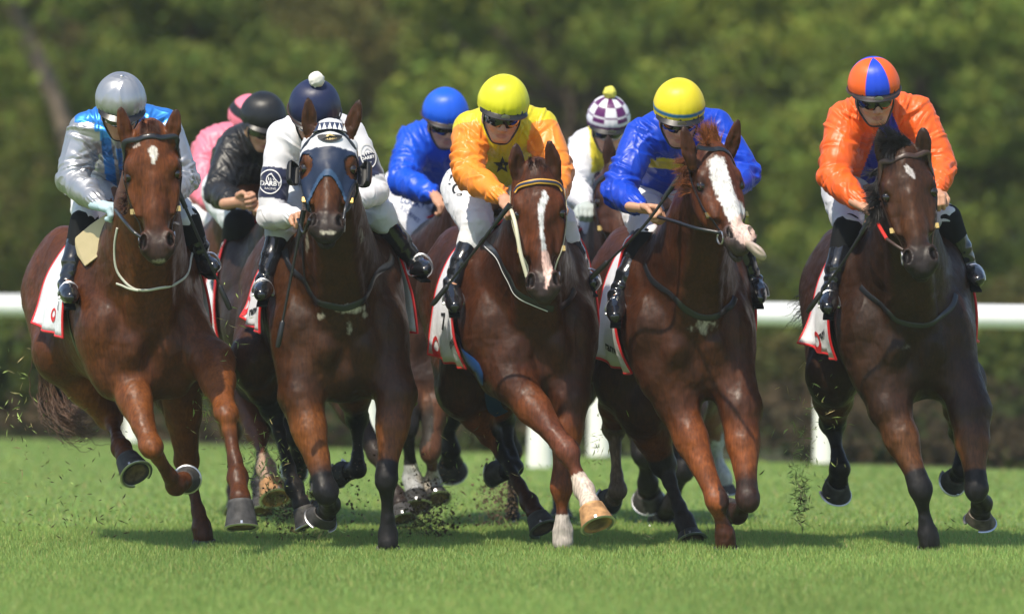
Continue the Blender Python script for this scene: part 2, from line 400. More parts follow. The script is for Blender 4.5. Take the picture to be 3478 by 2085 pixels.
def racehorse(s):
    """s: dictionary read off the photograph for one horse"""
    h = s.get('h', .0085); y0 = s['y0']; psi = R(s['yaw']); u0 = s['u0']; lo = s.get('lift', 0.0)
    Fv = np.array([math.sin(psi), -math.cos(psi), 0]); Rv = np.array([math.cos(psi), math.sin(psi), 0]); Uv = np.array([0, 0, 1.])
    base = P(u0, VH, y0); base[2] = lo; ws = s.get('w', 1.0)
    T = lambda a, b, c: base + a * Fv + b * ws * Rv + c * Uv
    Bt = np.array([Fv, Rv, Uv])
    root = thing('racehorse', T(-.7, 0, 0) * [1, 1, 0], s['label'], 'horse', 'horses galloping in the race')
    f = Field()
    def tilt(deg):   # torso frame pitched about the lateral axis
        c_, s_ = math.cos(R(deg)), math.sin(R(deg)); return np.array([c_ * Fv + s_ * Uv, Rv, -s_ * Fv + c_ * Uv])
    # trunk
    f.ell(T(-.80, 0, 1.15), (.62, .285 * ws, .385), .05, Bt)
    f.ell(T(-.38, 0, 1.13), (.32, .285 * ws, .39), .10, Bt)
    f.ell(T(-.56, 0, 1.44), (.32, .12, .15), .12, tilt(6))
    f.ell(T(-1.15, 0, 1.27), (.36, .235 * ws, .24), .10, Bt)
    for sg in (-1, 1):
        f.ell(T(-1.36, sg * .125, 1.27), (.28, .155 * ws, .28), .08, tilt(20))      # hindquarter
        f.ell(T(-.40, sg * .185, 1.20), (.17, .125, .38), .07, tilt(22))            # shoulder blade
        f.ell(T(-.24, sg * .195, 1.03), (.12, .105, .18), .07, tilt(-20))           # point of shoulder
        f.ell(T(-.175, sg * .085, .97), (.125, .092, .15), .032, tilt(-12))         # breast muscle
        f.ell(T(-.26, sg * .14, .85), (.13, .11, .13), .06, Bt)
        f.cap(T(-.34, sg * .13, 1.38), T(-.20, sg * .15, 1.08), .06, .05, .06)
    f.ell(T(-.30, 0, .84), (.20, .13, .14), .06, Bt)
    f.ell(T(-.22, 0, 1.14), (.14, .12, .22), .06, Bt)
    f.cap(T(-.015, 0, .86), T(-.04, 0, 1.10), .016, .010, .03, None, 1, 's')
    for sg in (-1, 1): f.cap(T(-.06, sg * .17, 1.04), T(-.06, sg * .16, .86), .012, .012, .03, None, 1, 's')
    # neck
    Pp = P(*s['poll']); Mz = P(*s['muz']); hv = nrm(Mz - Pp); HL = np.linalg.norm(Mz - Pp)
    lat = np.array(s.get('lat', (1, 0, 0)), float); lat = nrm(lat - hv * (lat @ hv)); nv = np.cross(hv, lat); Bh = np.array([hv, lat, nv])
    Hd = lambda t, b, n: Pp + hv * t * HL + lat * b + nv * n
    neck_end = Hd(.16, 0, -.13); nb = T(-.40, 0, 1.24); mid = nb * .5 + neck_end * .5 + np.array([0, 0, -.01]) + Fv * s.get('bow', .03)
    nw = s.get('neckw', 1.0)
    f.chain([nb, nb * .66 + mid * .34 + Fv * .01, mid, neck_end], [.30, .265, .20, .122], .06, Rv, .72 * nw, n=3)
    f.cap(T(-.14, 0, 1.10), mid + Fv * .11 + np.array([0, 0, -.03]), .10, .062, .05)       # windpipe side
    f.cap(mid + Fv * .11 + np.array([0, 0, -.03]), Hd(.38, 0, -.15), .062, .055, .05)
    for sg in (-1, 1): f.cap(T(-.13, sg * .07, 1.04), Hd(.30, sg * .045, -.15), .055, .035, .025)
    # head
    g = s.get('hw', 1.0)
    f.ell(Hd(.09, 0, -.05), (.11, .078 * g, .09), .03, Bh)
    f.ell(Hd(.24, 0, -.045), (.16, .094 * g, .072), .04, Bh)
    f.cap(Hd(.28, 0, -.048), Hd(.62, 0, -.045), .072 * g, .053 * g, .05, nv, .95)
    f.cap(Hd(.60, 0, -.042), Hd(.88, 0, -.045), .053 * g, .047 * g, .03)
    f.cap(Hd(.40, 0, .012), Hd(.74, 0, -.004), .020, .014, .03)                     # nasal bone
    for sg in (-1, 1):
        f.ell(Hd(.285, sg * .088 * g, -.030), (.05, .030, .034), .02, Bh)          # brow
        f.ell(Hd(.43, sg * .070 * g, -.115), (.135, .040, .088), .03, Bh)           # jowl
        f.cap(Hd(.36, sg * .100 * g, -.066), Hd(.64, sg * .072 * g, -.062), .024, .015, .022)   # facial crest
        f.cap(Hd(.5, sg * .040, -.135), Hd(.86, sg * .026, -.092), .036, .026, .03)
        f.ell(Hd(.875, sg * .050 * g, -.020), (.062, .034, .042), .018, Bh)         # nostril flare
        f.ell(Hd(.355, sg * .115 * g, -.050), (.030, .018, .022), .012, Bh, 's')
        f.cap(Hd(.315, sg * .117 * g, -.030), Hd(.395, sg * .114 * g, -.030), .0085, .0075, .008)   # upper lid
        f.cap(Hd(.325, sg * .117 * g, -.066), Hd(.395, sg * .112 * g, -.064), .007, .007, .008)     # lower lid
        f.ell(Hd(.868, sg * .056 * g, .004), (.034, .0165, .028), .007, Bh, 's')
        f.ell(Hd(.895, sg * .062 * g, -.014), (.016, .014, .02), .006, Bh, 's')
        f.cap(Hd(.12, sg * .094 * g, -.06), Hd(.28, sg * .102 * g, -.08), .024, .02, .03)
    f.ell(Hd(.905, 0, -.045), (.070, .062 * g, .052), .025, Bh)
    f.ell(Hd(.955, 0, -.040), (.042, .048 * g, .040), .02, Bh)                      # upper lip
    f.ell(Hd(.93, 0, -.102), (.058, .043 * g, .028), .014, Bh)                      # lower lip, chin
    f.ell(Hd(.98, 0, -.078), (.055, .060, .0055), .006, Bh, 's')                    # mouth slit
    ears = []
    for e in s['ears']:
        if e is None: continue
        b, tip = P(*e[0]), P(*e[1]); ax = nrm(tip - b); opn = nrm(np.array(e[2] if len(e) > 2 else (0, -1, .0)))
        opn = nrm(opn - ax * (opn @ ax)); L = np.linalg.norm(tip - b); m1 = b + ax * L * .45
        f.chain([b - ax * .035, b + ax * L * .18, b + ax * L * .42, b + ax * L * .68, b + ax * L * .88, tip], [.026, .033, .034, .026, .015, .004], .012, opn, .5, n=2)
        f.cap(b + ax * L * .18 + opn * .026, b + ax * L * .80 + opn * .014, .018, .004, .008, None, 1, 's'); ears.append((b, tip, opn))
    # legs
    legs = s['legs']
    for key, L in legs.items():
        if L is None: continue
        pts = [P(*q[:3]) for q in L['p']]; rf = L.get('r', 1.0); sg = -1 if key[1] == 'l' else 1
        if key[0] == 'f':
            E, K, Ft, C = pts[:4]; a = E * .6 + T(-.26, sg * .17, 1.02) * .4
            f.cap(T(-.28, sg * .165, 1.05), E, .115, .094 * rf, .08)
            m_ = E * .62 + K * .38
            f.chain([E, m_, E * .18 + K * .82], [.090 * rf, .070 * rf, .046 * rf], .03)
            d = nrm(K - E); side = nrm(np.cross(d, Fv)); fr = np.cross(side, d)
            f.ell(E * .72 + K * .28 + side * .028 * rf - fr * .01, (.15, .042 * rf, .05 * rf), .022, np.array([d, side, fr]))
            f.ell(E * .70 + K * .30 - side * .032 * rf + fr * .01, (.14, .036 * rf, .05 * rf), .022, np.array([d, side, fr]))
            f.ell(K, (.078, .054 * rf, .048 * rf), .04, np.array([d, side, fr])); kr = .042
            for q_ in (-1, 1): f.ell(K - d * .022 + side * q_ * .026 * rf - fr * .022, (.022, .020, .020), .012, np.array([d, side, fr])); f.ell(K + d * .026 + side * q_ * .022 * rf - fr * .020, (.020, .017, .017), .012, np.array([d, side, fr]))
        else:
            St, K, Ft, C = pts[:4]; hip = T(-1.42, sg * .17, 1.22)
            f.cap(hip, St, .20, .135 * rf, .07, Rv, .80)
            f.cap(T(-1.0, sg * .16, 1.02), St, .12, .11, .08, Rv, .8)
            f.cap(T(-1.60, sg * .13, 1.15), St * .4 + K * .6 - Fv * .03, .13, .05 * rf, .06, Rv, .75)
            m_ = St * .5 + K * .5
            f.chain([St, m_, K], [.118 * rf, .082 * rf, .052 * rf], .03)
            d = nrm(K - St); f.ell(K - nrm(Ft - K) * .012, (.06 * rf, .05 * rf, .055 * rf), .025); kr = .047
            hk = K - Fv * .05 + np.array([0, 0, .03]); f.cap(hk, K * .55 + Ft * .45 - Fv * .03, .022, .014, .02)
        cr = .0285 * rf
        f.chain([K, K * .72 + Ft * .28, K * .25 + Ft * .75], [kr * rf, cr, cr * .97], .022)
        f.cap(K * .25 + Ft * .75, Ft, cr, .036 * rf, .03); f.ell(Ft, (.042 * rf,) * 3, .03)
        f.cap(Ft, C, .034 * rf, .038 * rf, .03)
        f.ell(C, (.043 * rf,) * 3, .02)
        back = -nrm(np.cross(np.cross(C - Ft, Fv), C - Ft)) * -1
        f.cap(K * .7 + Ft * .3 - Fv * .018, Ft - Fv * .020, .016, .022, .015) if key[0] == 'f' and L.get('tendon', 1) else None
    wr = s.get('noise', .0022)
    V, F = f.mesh(h, lambda v: wr * fbm(v * 9, 2) + .0016 * fbm(v * 26, 2) - .0028 * (1 - np.abs(vnoise(v * [7, 7, 4.5]))) ** 6)
    # coat colours and markings, plus sunlit tone painted on head and upper legs
    n = len(V); C = np.tile(np.array(s['coat'], float), (n, 1))
    und = vnoise(V * 3.1); C = C * (1 + .22 * und + .16 * vnoise(V * 9) + .12 * vnoise(V * [38, 38, 16]))[:, None]
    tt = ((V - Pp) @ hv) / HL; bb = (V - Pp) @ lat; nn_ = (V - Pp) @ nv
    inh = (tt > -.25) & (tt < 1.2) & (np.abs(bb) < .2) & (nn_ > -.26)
    C = C * (1 + np.array(s.get('head_suntone', (.9, .75, .5)))[None] * (inh * (1 - sstep(tt, .9, 1.1)) * sstep(nn_, -.20, -.12))[:, None])  # head lighter and warmer: coat tone with its sunlit look painted in
    mz = sstep(tt, .66, .86) * inh; C = mixc(C, s.get('muzzle', BLACK), mz * .85)
    C = mixc(C, np.array(s['coat']) * .45, (1 - sstep(near(np.stack([tt * HL, np.abs(bb), nn_], 1), (.355 * HL, .115 * g, -.04), (.06, .035, .045)), .6, 1.2)) * .8 * inh)
    for (b, tip, opn) in ears:
        dd, t = segdist(V, b, tip); C = mixc(C, np.clip(np.array(s['coat']) * s.get('eart', 2.0), 0, .3), (dd < .045) * 1.0); C = mixc(C, np.array(s['coat']) * .7, (dd < .035) * sstep(((V - b - (tip - b) * .4) @ opn), -.006, .008) * .8); C = mixc(C, BLACK, (dd < .03) * sstep(t, .8, 1) * .6)
    for m_ in s.get('marks', []):      # white marks on the face: list of (u, v, half width px), colour
        pl, colr = m_[0], m_[1]; seg = [P(q[0], q[1], s['muz'][2]) for q in pl]; scr = V.copy()
        k = (D0 + s['muz'][2]) / (D0 + V[:, 1]); sx_ = V[:, 0] * k; sz_ = EYE + (V[:, 2] - EYE) * k; best = np.full(n, 9.)
        for i in range(len(seg) - 1):
            a, b = seg[i][[0, 2]], seg[i + 1][[0, 2]]; ab = b - a; q = np.stack([sx_, sz_], 1); t = np.clip(((q - a) @ ab) / (ab @ ab + 1e-9), 0, 1)
            ww = (pl[i][2] + (pl[i + 1][2] - pl[i][2]) * t) * PX; best = np.minimum(best, np.linalg.norm(q - a - t[:, None] * ab, axis=1) / ww)
        e = .18 * vnoise(V * 70) + .1 * vnoise(V * 150)
        C = mixc(C, colr, (1 - sstep(best + e, .85, 1.1)) * (nn_ > -.075) * inh)
    for key, L in legs.items():
        if L is None: continue
        K, Ft, Cc = [P(*q[:3]) for q in L['p'][1:4]]; rf = L.get('r', 1)
        d, t = segdist(V, P(*L['p'][0][:3]), K); C = C * (1 + np.array(s.get('leg_suntone', (2.3, 2.1, 1.5)))[None] * ((1 - sstep(d, .08, .15)) * sstep(t, .0, .5))[:, None])  # upper legs lightened: mostly sunlight painted into the coat, partly natural colour
        if L.get('dark'):
            st = L.get('darkfrom', -.35); d, t = segdist(V, P(*L['p'][0][:3]), K); reach = d < .14
            C = mixc(C, L['dark'] if L['dark'] is not True else BLACK, sstep(t, 1 + st, 1 + st * .25) * reach * (t > 0.2))
            for a, b in ((K, Ft), (Ft, Cc)):
                d, t = segdist(V, a, b); C = mixc(C, L['dark'] if L['dark'] is not True else BLACK, (1 - sstep(d, .085, .10)) * 1.0)
        if L.get('sock'):
            fr = L['sock']; d, t = segdist(V, K, Ft); e = .06 * vnoise(V * 45)
            C = mixc(C, L.get('sockc', (.55, .50, .45)), sstep(t + e, fr, fr + .06) * (d < .1)); d, t = segdist(V, Ft, Cc); C = mixc(C, L.get('sockc', (.55, .50, .45)), (d < .09) * 1.0)
    if s.get('foam'):
        for c_, r_, a_ in s['foam']:
            q = P(*c_); C = mixc(C, (.42, .38, .30), (1 - sstep(near(V, q, r_) + .35 * vnoise(V * np.array([60, 60, 18])) + .2 * vnoise(V * 120), .5, .95)) * a_)
    for sg in (-1, 1):
        q_ = near(np.stack([tt * HL, bb, nn_], 1), (.870 * HL, sg * .056 * g, .0), (.030, .0155, .026)); C = mixc(C, (.006, .004, .004), (1 - sstep(q_, .75, 1.05)) * inh)
    q_ = near(np.stack([tt * HL, bb, nn_], 1), (.975 * HL, 0, -.076), (.05, .055, .007)); C = mixc(C, (.01, .007, .006), (1 - sstep(q_, .6, 1.1)) * inh * .9)
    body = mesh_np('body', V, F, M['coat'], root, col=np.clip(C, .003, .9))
    # hooves
    for key, L in legs.items():
        if L is None or len(L['p']) < 5: continue
        Ft, Cc, So = [P(*q[:3]) for q in L['p'][2:5]]; fw = np.array(L.get('toe', (.05, -1, 0)), float); rf = L.get('r', 1)
        hoof_mesh(root, Cc + nrm(So - Cc) * .012, So, fw, .058 * rf * L.get('hs', 1), L.get('hoof', (.045, .043, .042)))
    # eyes
    skin = Skin(V, F); out = {'root': root, 'T': T, 'Hd': Hd, 'skin': skin, 'Fv': Fv, 'Rv': Rv, 'hv': hv, 'lat': lat, 'nv': nv, 's': s, 'HL': HL, 'org': ORG.copy(), 'mid': mid, 'Bh': Bh}
    for sg in (-1, 1):
        c = Hd(.355, sg * .100 * g, -.045); mesh_np('eye', *ball(c, .0262), M['eye'], root)
        lid = [c + hv * .026 * math.cos(x) + (lat * sg * .018) * (1) + nv * .018 * math.sin(x) for x in np.linspace(0.3, 2.84, 8)]
    # mane along the crest and the forelock
    if s.get('mane') is not None:
        mc = s.get('manec', BLACK); rts, drs = [], []; sd = s['mane']
        for t in np.linspace(.12, 1, 26):
            p = nb * (1 - t) + neck_end * t; q, _ = skin.snap(p + np.array([0, .30, .12]) + Uv * .05, 0.0); rts.append(q); drs.append(Rv * sd * .75 + np.array([0, .35, -.25 + .35 * t]))
        strands('mane', root, rts, drs, .17, int(s.get('manen', 260) * 2.2), .0024, mc, .45, 3, 7, .5)
    if s.get('forelock'):
        fl = s['forelock']; rts = [Hd(-.02 + .03 * i, b, .02 - .008 * i) for i in range(3) for b in (-.03, 0, .03)]
        strands('forelock', root, rts, [fl['d']] * len(rts), fl.get('l', .13), int(fl.get('n', 120) * 2.5), .002, fl['c'], fl.get('curl', .35), 5, 6, fl.get('g', .1))
    if s.get('tuft'):
        tf = s['tuft']; n_ = 9; rts = [P(tf['a'][0] + (tf['b'][0] - tf['a'][0]) * i / n_, tf['a'][1] + (tf['b'][1] - tf['a'][1]) * i / n_, tf['a'][2]) for i in range(n_ + 1)]
        strands('mane', root, rts, [tf['d']] * len(rts), tf['l'], tf['n'], .0026, tf['c'], .4, 12, 7, .2)
    if s.get('tail'):
        tl = s['tail']; pts = spline([P(*q) for q in tl['p']], 5); rg = np.random.RandomState(8); Vs, Fs, Cs, o_ = [], [], [], 0
        for i in range(tl.get('n', 220)):
            ph = rg.normal(0, 1, 3); k0 = rg.uniform(0, .3); k1 = rg.uniform(.65, 1.02); m = len(pts); j0, j1 = int(k0 * m), max(int(k0 * m) + 4, int(k1 * m)); seg = []
            for j in range(j0, min(j1, m)):
                t = j / m; seg.append(pts[j] + ph * tl.get('w', .03) * (.35 + t) + rg.normal(0, .004, 3) + .012 * np.sin(t * 9 + ph * 3))
            if len(seg) < 4: continue
            Vt, Ft_ = tube(seg, np.linspace(1, .15, len(seg)) * .0032, 4, cap=False); Vs.append(Vt); Fs.append(np.array(Ft_) + o_); o_ += len(Vt)
            Cs.append(np.tile(np.array(tl['c']) * rg.uniform(.5, 1.6), (len(Vt), 1)))
        mesh_np('tail', np.concatenate(Vs), np.concatenate(Fs), M['hair'], root, col=np.concatenate(Cs))
    return out

def to_skin(H, u, v, off=.003):
    """the first point of the horse's surface seen at a photograph pixel"""
    o = np.array([0, -D0, EYE]); p, n = H['skin'].ray(o, P(u, v, 0) - o, 60); return p, n
def seen_strap(name, H, uv, width, m, off=.003, n=7, thick=.28, parent=None):
    pts = []
    for u, v in uv:
        p, nn = to_skin(H, u, v)
        if p is not None: pts.append(p)
    if len(pts) < 2: return None
    return strap(name, H['root'], H['skin'], pts, width, m, off, thick, n)

def bridle(H, m=None, brow=None, cheeks=True, nose=True, width=.020, browm=None):
    m = m or M['leather']; Hd = H['Hd']; root = H['root']; sk = H['skin']; g = H['s'].get('hw', 1)
    top = []
    for t, b, n_ in ((.36, -.17, -.16), (.22, -.16, -.07), (.13, -.13, .02), (.10, -.07, .09), (.09, 0, .1), (.10, .07, .09), (.13, .13, .02), (.22, .16, -.07), (.36, .17, -.16)): top.append(Hd(t, b, n_))
    if brow is None: strap('browband', root, sk, top[1:-1], width * 1.25, browm or m, .004)
    for sg in (-1, 1):
        strap('cheekpiece', root, sk, [Hd(.16, sg * .15, -.06), Hd(.34, sg * .16, -.09), Hd(.5, sg * .15, -.085), Hd(.66, sg * .12, -.075), Hd(.80, sg * .10, -.07)], width * .8, m, .004)
        ring('bit_ring', root, Hd(.83, sg * .074 * g, -.068), H['lat'], .030, .0042, M['steel'])
        bk, _ = sk.snap(Hd(.62, sg * .13, -.075), .008); mesh_np('buckle', *box(bk, (.022, .012, .026), H['Bh'][[1, 2, 0]]), M['brass'], root)
    if nose: strap('noseband', root, sk, [Hd(.66, -.13, -.12), Hd(.63, -.12, -.04), Hd(.62, -.05, .06), Hd(.62, .05, .06), Hd(.63, .12, -.04), Hd(.66, .13, -.12)], width * .85, m, .004)

def cord(name, root, pts, r, m, n=8, flat=None):
    q = spline([np.asarray(p) for p in pts], n)
    return mesh_np(name, *tube(q, r, 8), m, root)

def ink_text(txt, size, origin, right, up, m, name, parent, depth=.001, shear=0, project=None, bold=0):
    cu = bpy.data.curves.new('txt', 'FONT'); cu.body = txt; cu.size = size; cu.extrude = 0; cu.align_x = 'CENTER'; cu.align_y = 'CENTER'; cu.shear = shear; cu.offset = bold
    cu.resolution_u = 3
    o = bpy.data.objects.new('txt', cu); COL.objects.link(o); bpy.context.view_layer.update()
    me = bpy.data.meshes.new_from_object(o.evaluated_get(bpy.context.evaluated_depsgraph_get())); bpy.data.objects.remove(o)
    V = np.zeros(len(me.vertices) * 3); me.vertices.foreach_get('co', V); V = V.reshape(-1, 3); F = [list(p.vertices) for p in me.polygons]
    right, up = nrm(right), nrm(up); nn = np.cross(right, up)
    W = np.asarray(origin) + V[:, :1] * right + V[:, 1:2] * up
    if project: W = np.array([project(q, nn) for q in W])
    return mesh_np(name, W, F, m, parent, smooth=False)

def saddle_cloth(H, a0=-.52, a1=-1.12, low=1.0, left_low=None, text='ranvet', flap=(0, 0), n=34, both=True, num=None, prnt=True):
    """the numbered cloth: drapes over the back, hangs on both sides"""
    T, sk, root = H['T'], H['skin'], H['root']; V = []; na = 18; rows = []
    ang = np.linspace(-1, 1, n * 2 + 1)
    low_l = left_low or low
    for i, a in enumerate(np.linspace(a0, a1, na)):
        for k, q in enumerate(ang):
            lo_ = low_l if q < 0 else low; z = 1.62 - (abs(q) ** 1.6) * (1.62 - lo_ - .05 * (i / na))
            if abs(q) < .25: o = T(a, q * .6, 1.9); d = (0, 0, -1)
            else: o = T(a, math.copysign(.9, q), z + .0); d = T(a, 0, z - .03) - o
            p, nn = sk.ray(o, d, 2.2)
            if p is None: p = T(a, .28 * np.sign(q), z); nn = H['Rv'] * np.sign(q)
            low_t = max(0, abs(q) - .55) / .45
            off = .014 + .020 * low_t * (1 + math.sin(i * .9 + q * 2)) + .035 * low_t ** 2
            rows.append(p + nrm(nn * [1, 1, .4]) * off)
    m = len(ang); V = np.array(rows).reshape(na, m, 3)
    for _ in range(3): V[:, 1:-1] = V[:, 1:-1] * .4 + (V[:, :-2] + V[:, 2:]) * .3
    for _ in range(2): V[1:-1] = V[1:-1] * .5 + (V[:-2] + V[2:]) * .25
    Vf = V.reshape(-1, 3); F = [[i * m + j, i * m + j + 1, (i + 1) * m + j + 1, (i + 1) * m + j] for i in range(na - 1) for j in range(m - 1)]
    o = mesh_np('saddle_cloth', Vf, F, M['cloth'], root); md = o.modifiers.new('solid', 'SOLIDIFY'); md.thickness = .006; md.offset = 0
    edge = np.concatenate([V[:, 0], V[-1, 1:], V[::-1, -1][1:], V[0, ::-1][1:-1]]); edge = np.concatenate([edge, edge[:1]])
    t_ = mesh_np('red_trim', *tube(edge, .0068, 6), M['red'], root); t_.parent = o
    cb = BVHTree.FromPolygons(Vf.tolist(), F)
    H['cloth'] = (o, V, cb, m)
    return o
def cloth_mark(H, u, v, txt, size, m=None, ang=0, bold=.0):
    """print seen at photograph pixel u, v on the cloth's side"""
    o, V, cb, _ = H['cloth']; org = np.array([0, -D0, EYE]); q = cb.ray_cast(Vector(org), Vector(nrm(P(u, v) - org)), 60)
    if q[0] is None: return
    nn = np.array(q[1]); nn = nn if nn[1] < 0 else -nn; side = -np.sign(nn @ H['Rv'])
    right = nrm(np.cross((0, 0, 1), nn)); up = np.cross(nn, right); ca, sa = math.cos(R(ang)), math.sin(R(ang)); right, up = right * ca + up * sa, up * ca - right * sa
    def pj(w, n_):
        r = cb.find_nearest(Vector(w)); k = np.array(r[1]); k = k if k @ nn > 0 else -k; return np.array(r[0]) + k * .006
    g = globals()['ORG']; t = ink_text(txt, size, np.array(q[0]) + nn * .01, right, up, m or M['ink'], 'lettering', H['root'], project=pj, bold=bold); t.parent = o
def cloth_logo(H, u, v, r):
    o, V, cb, _ = H['cloth']; org = np.array([0, -D0, EYE]); q = cb.ray_cast(Vector(org), Vector(nrm(P(u, v) - org)), 60)
    if q[0] is None: return
    nn = np.array(q[1]); nn = nn if nn[1] < 0 else -nn; right = nrm(np.cross((0, 0, 1), nn)); up = np.cross(nn, right); Vv = []; F = []
    def pj(w): k = cb.find_nearest(Vector(w)); kn = np.array(k[1]); kn = kn if kn @ nn > 0 else -kn; return np.array(k[0]) + kn * .006
    N = 28
    for i in range(N):      # a red ring, heavier at its foot, open towards the top left
        a = 2 * math.pi * i / N; c, s_ = math.cos(a), math.sin(a); inner = .62 - .25 * max(0, -s_)
        Vv += [pj(np.array(q[0]) + r * (c * right + s_ * 1.15 * up)), pj(np.array(q[0]) + r * inner * (c * right + (s_ + .12) * 1.1 * up))]
    for i in range(N): j = (i + 1) % N; F.append([2 * i, 2 * j, 2 * j + 1, 2 * i + 1])
    t = mesh_np('emblem', np.array(Vv), F, M['red'], H['root'], smooth=False); t.parent = o
# ------------------------------------------------------------ the horses, read off the photograph (pixel column, row, depth)
def L_(pts, **k): return dict(p=pts, **k)
y = -.75
H1 = dict(label='chestnut racehorse with small white star and pale neck cord, ridden by jockey in silver cap', u0=528, y0=y, yaw=16, coat=CHEST, w=1.03, leg_suntone=(1.1, 1.15, .9), head_suntone=(.55, .5, .35),
    poll=(508, 428, y - .38), muz=(537, 878, y - .55), lat=(1, .02, .02), hw=1.12, neckw=1.08,
    ears=[((431, 478, y - .38), (409, 365, y - .40), (.3, -1, 0)), ((584, 470, y - .38), (601, 372, y - .40), (-.2, -1, 0))],
    legs=dict(fl=L_([(425, 1265, y + .2), (512, 1515, y - .15), (597, 1648, y + .08), (620, 1634, y + .15), (624, 1630, y + .22)], r=1.12, hs=.84, toe=(1, .3, .2)),
              fr=L_([(722, 1232, y + .15), (768, 1400, y - .22), (808, 1618, y - .36), (816, 1690, y - .46), (820, 1793, y - .50)], r=1.14),
              hl=L_([(205, 1195, y + 1.0), (372, 1420, y + 1.15), (412, 1522, y + .85), (428, 1552, y + .78), (466, 1616, y + .68)], r=1.15),
              hr=L_([(612, 1260, y + .85), (634, 1570, y + 1.0), (686, 1790, y + .9), (692, 1822, y + .89), (693, 1868, y + .9)], r=1.05)),
    marks=[([(521, 512, 16), (523, 535, 11), (520, 552, 5)], (.6, .56, .5)), ([(455, 500, 5), (470, 490, 6)], (.45, .35, .3))],
    mane=-1, manec=(.06, .018, .008), manen=300, forelock=dict(d=(.05, -.35, .15), c=(.07, .02, .008), l=.085, n=200, g=1.4),
    foam=[((540, 888, -1.27), (.045, .07, .014), .55)], tuft=dict(a=(438, 640, -1.05), b=(425, 720, -1.05), d=(-.7, -.1, -.2), l=.055, n=120, c=(.05, .016, .008)), tail=dict(p=[(150, 1180, y + 1.85), (170, 1300, y + 1.95), (200, 1400, y + 1.95), (270, 1440, y + 1.9), (330, 1390, y + 1.85)], c=(.10, .055, .035), w=.045, n=330), muzzle=(.02, .014, .012))
y = -.65
H2 = dict(label='bay racehorse in navy and white blinker hood, ridden by jockey with white pompom cap', u0=1180, y0=y, yaw=9, coat=BAY, w=1.08,
    poll=(1121, 425, y - .36), muz=(1106, 800, y - .70), lat=(1, 0, 0), hw=1.12,
    ears=[((1052, 440, y - .36), (1046, 331, y - .38), (.2, -1, 0)), ((1190, 445, y - .36), (1221, 343, y - .38), (-.3, -1, 0))],
    legs=dict(fl=L_([(1020, 1345, y + .15), (1106, 1665, y - .05), (1120, 1712, y + .18), (1108, 1738, y + .26), (1090, 1772, y + .30)], r=1.15, dark=True, toe=(-.3, .6, -.4)),
              fr=L_([(1345, 1335, y + .15), (1312, 1622, y), (1318, 1812, y + .05), (1318, 1848, y + .03), (1318, 1890, y + .05)], r=1.08, dark=True, darkfrom=-.2),
              hl=L_([(860, 1230, y + 1.0), (928, 1398, y + 1.15), (1000, 1655, y + .95), (1024, 1715, y + .92), (1050, 1785, y + .9)], dark=(.014, .012, .012), darkfrom=-.9),
              hr=L_([(1190, 1260, y + 1.1), (1214, 1425, y + 1.35), (1214, 1592, y + 1.35), (1190, 1600, y + 1.4), (1152, 1597, y + 1.45)], dark=True, darkfrom=-.7, toe=(0, .4, -1))),
    foam=[((1190, 1050, y - .02), (.10, .10, .028), .9), ((1185, 1110, y - .02), (.018, .1, .07), .9), ((1085, 1075, y), (.03, .1, .02), .7), ((1240, 1070, y), (.03, .1, .02), .7), ((1045, 820, y), (.012, .2, .07), .5), ((1228, 800, y), (.015, .2, .07), .5), ((1112, 790, y - .7), (.05, .05, .012), .9)],
    mane=None, muzzle=(.012, .011, .011))
y = -.6
H3 = dict(label='dark chestnut racehorse with long narrow white blaze, ridden by jockey in yellow and orange silks', u0=1838, y0=y, yaw=11, coat=LIVER, w=1.08,
    poll=(1822, 556, y - .38), muz=(1850, 1012, y - .60), lat=(1, .02, 0), hw=1.05,
    ears=[((1757, 590, y - .38), (1751, 490, y - .40), (.3, -1, 0)), ((1884, 585, y - .38), (1866, 478, y - .40), (-.1, -1, 0))],
    legs=dict(fl=L_([(1745, 1300, y + .1), (1925, 1528, y - .15), (1985, 1665, y - .2), (2004, 1712, y - .27), (2032, 1788, y - .33)], r=1.12, sock=.82, sockc=(.62, .50, .42), hoof=(.36, .20, .09), dark=(.11, .033, .016), darkfrom=-.7, hs=1.05),
              fr=L_([(1935, 1345, y + .2), (1908, 1650, y + .1), (1912, 1805, y + .1), (1912, 1845, y + .09), (1912, 1888, y + .11)], r=1.08, sock=.75, sockc=(.42, .37, .33)),
              hl=L_([(1565, 1320, y + 1.1), (1668, 1480, y + 1.25), (1798, 1705, y + 1.05), (1820, 1742, y + 1.0), (1848, 1800, y + .95)], r=1.05),
              hr=L_([(1680, 1290, y + 1.1), (1712, 1430, y + 1.3), (1747, 1588, y + 1.2), (1722, 1600, y + 1.27), (1674, 1594, y + 1.33)], dark=True, darkfrom=-.6, toe=(0, .4, -1))),
    marks=[([(1848, 652, 7), (1852, 668, 11), (1840, 700, 12), (1838, 740, 9), (1842, 800, 6), (1848, 850, 9)], (.5, .5, .5)), ([(1850, 860, 11), (1860, 910, 16), (1860, 950, 9), (1853, 980, 4)], (.62, .40, .34))],
    mane=None, forelock=dict(d=(.05, -.4, .1), c=(.045, .013, .006), l=.07, n=160, g=1.4), muzzle=(.02, .017, .016))
y = -.7
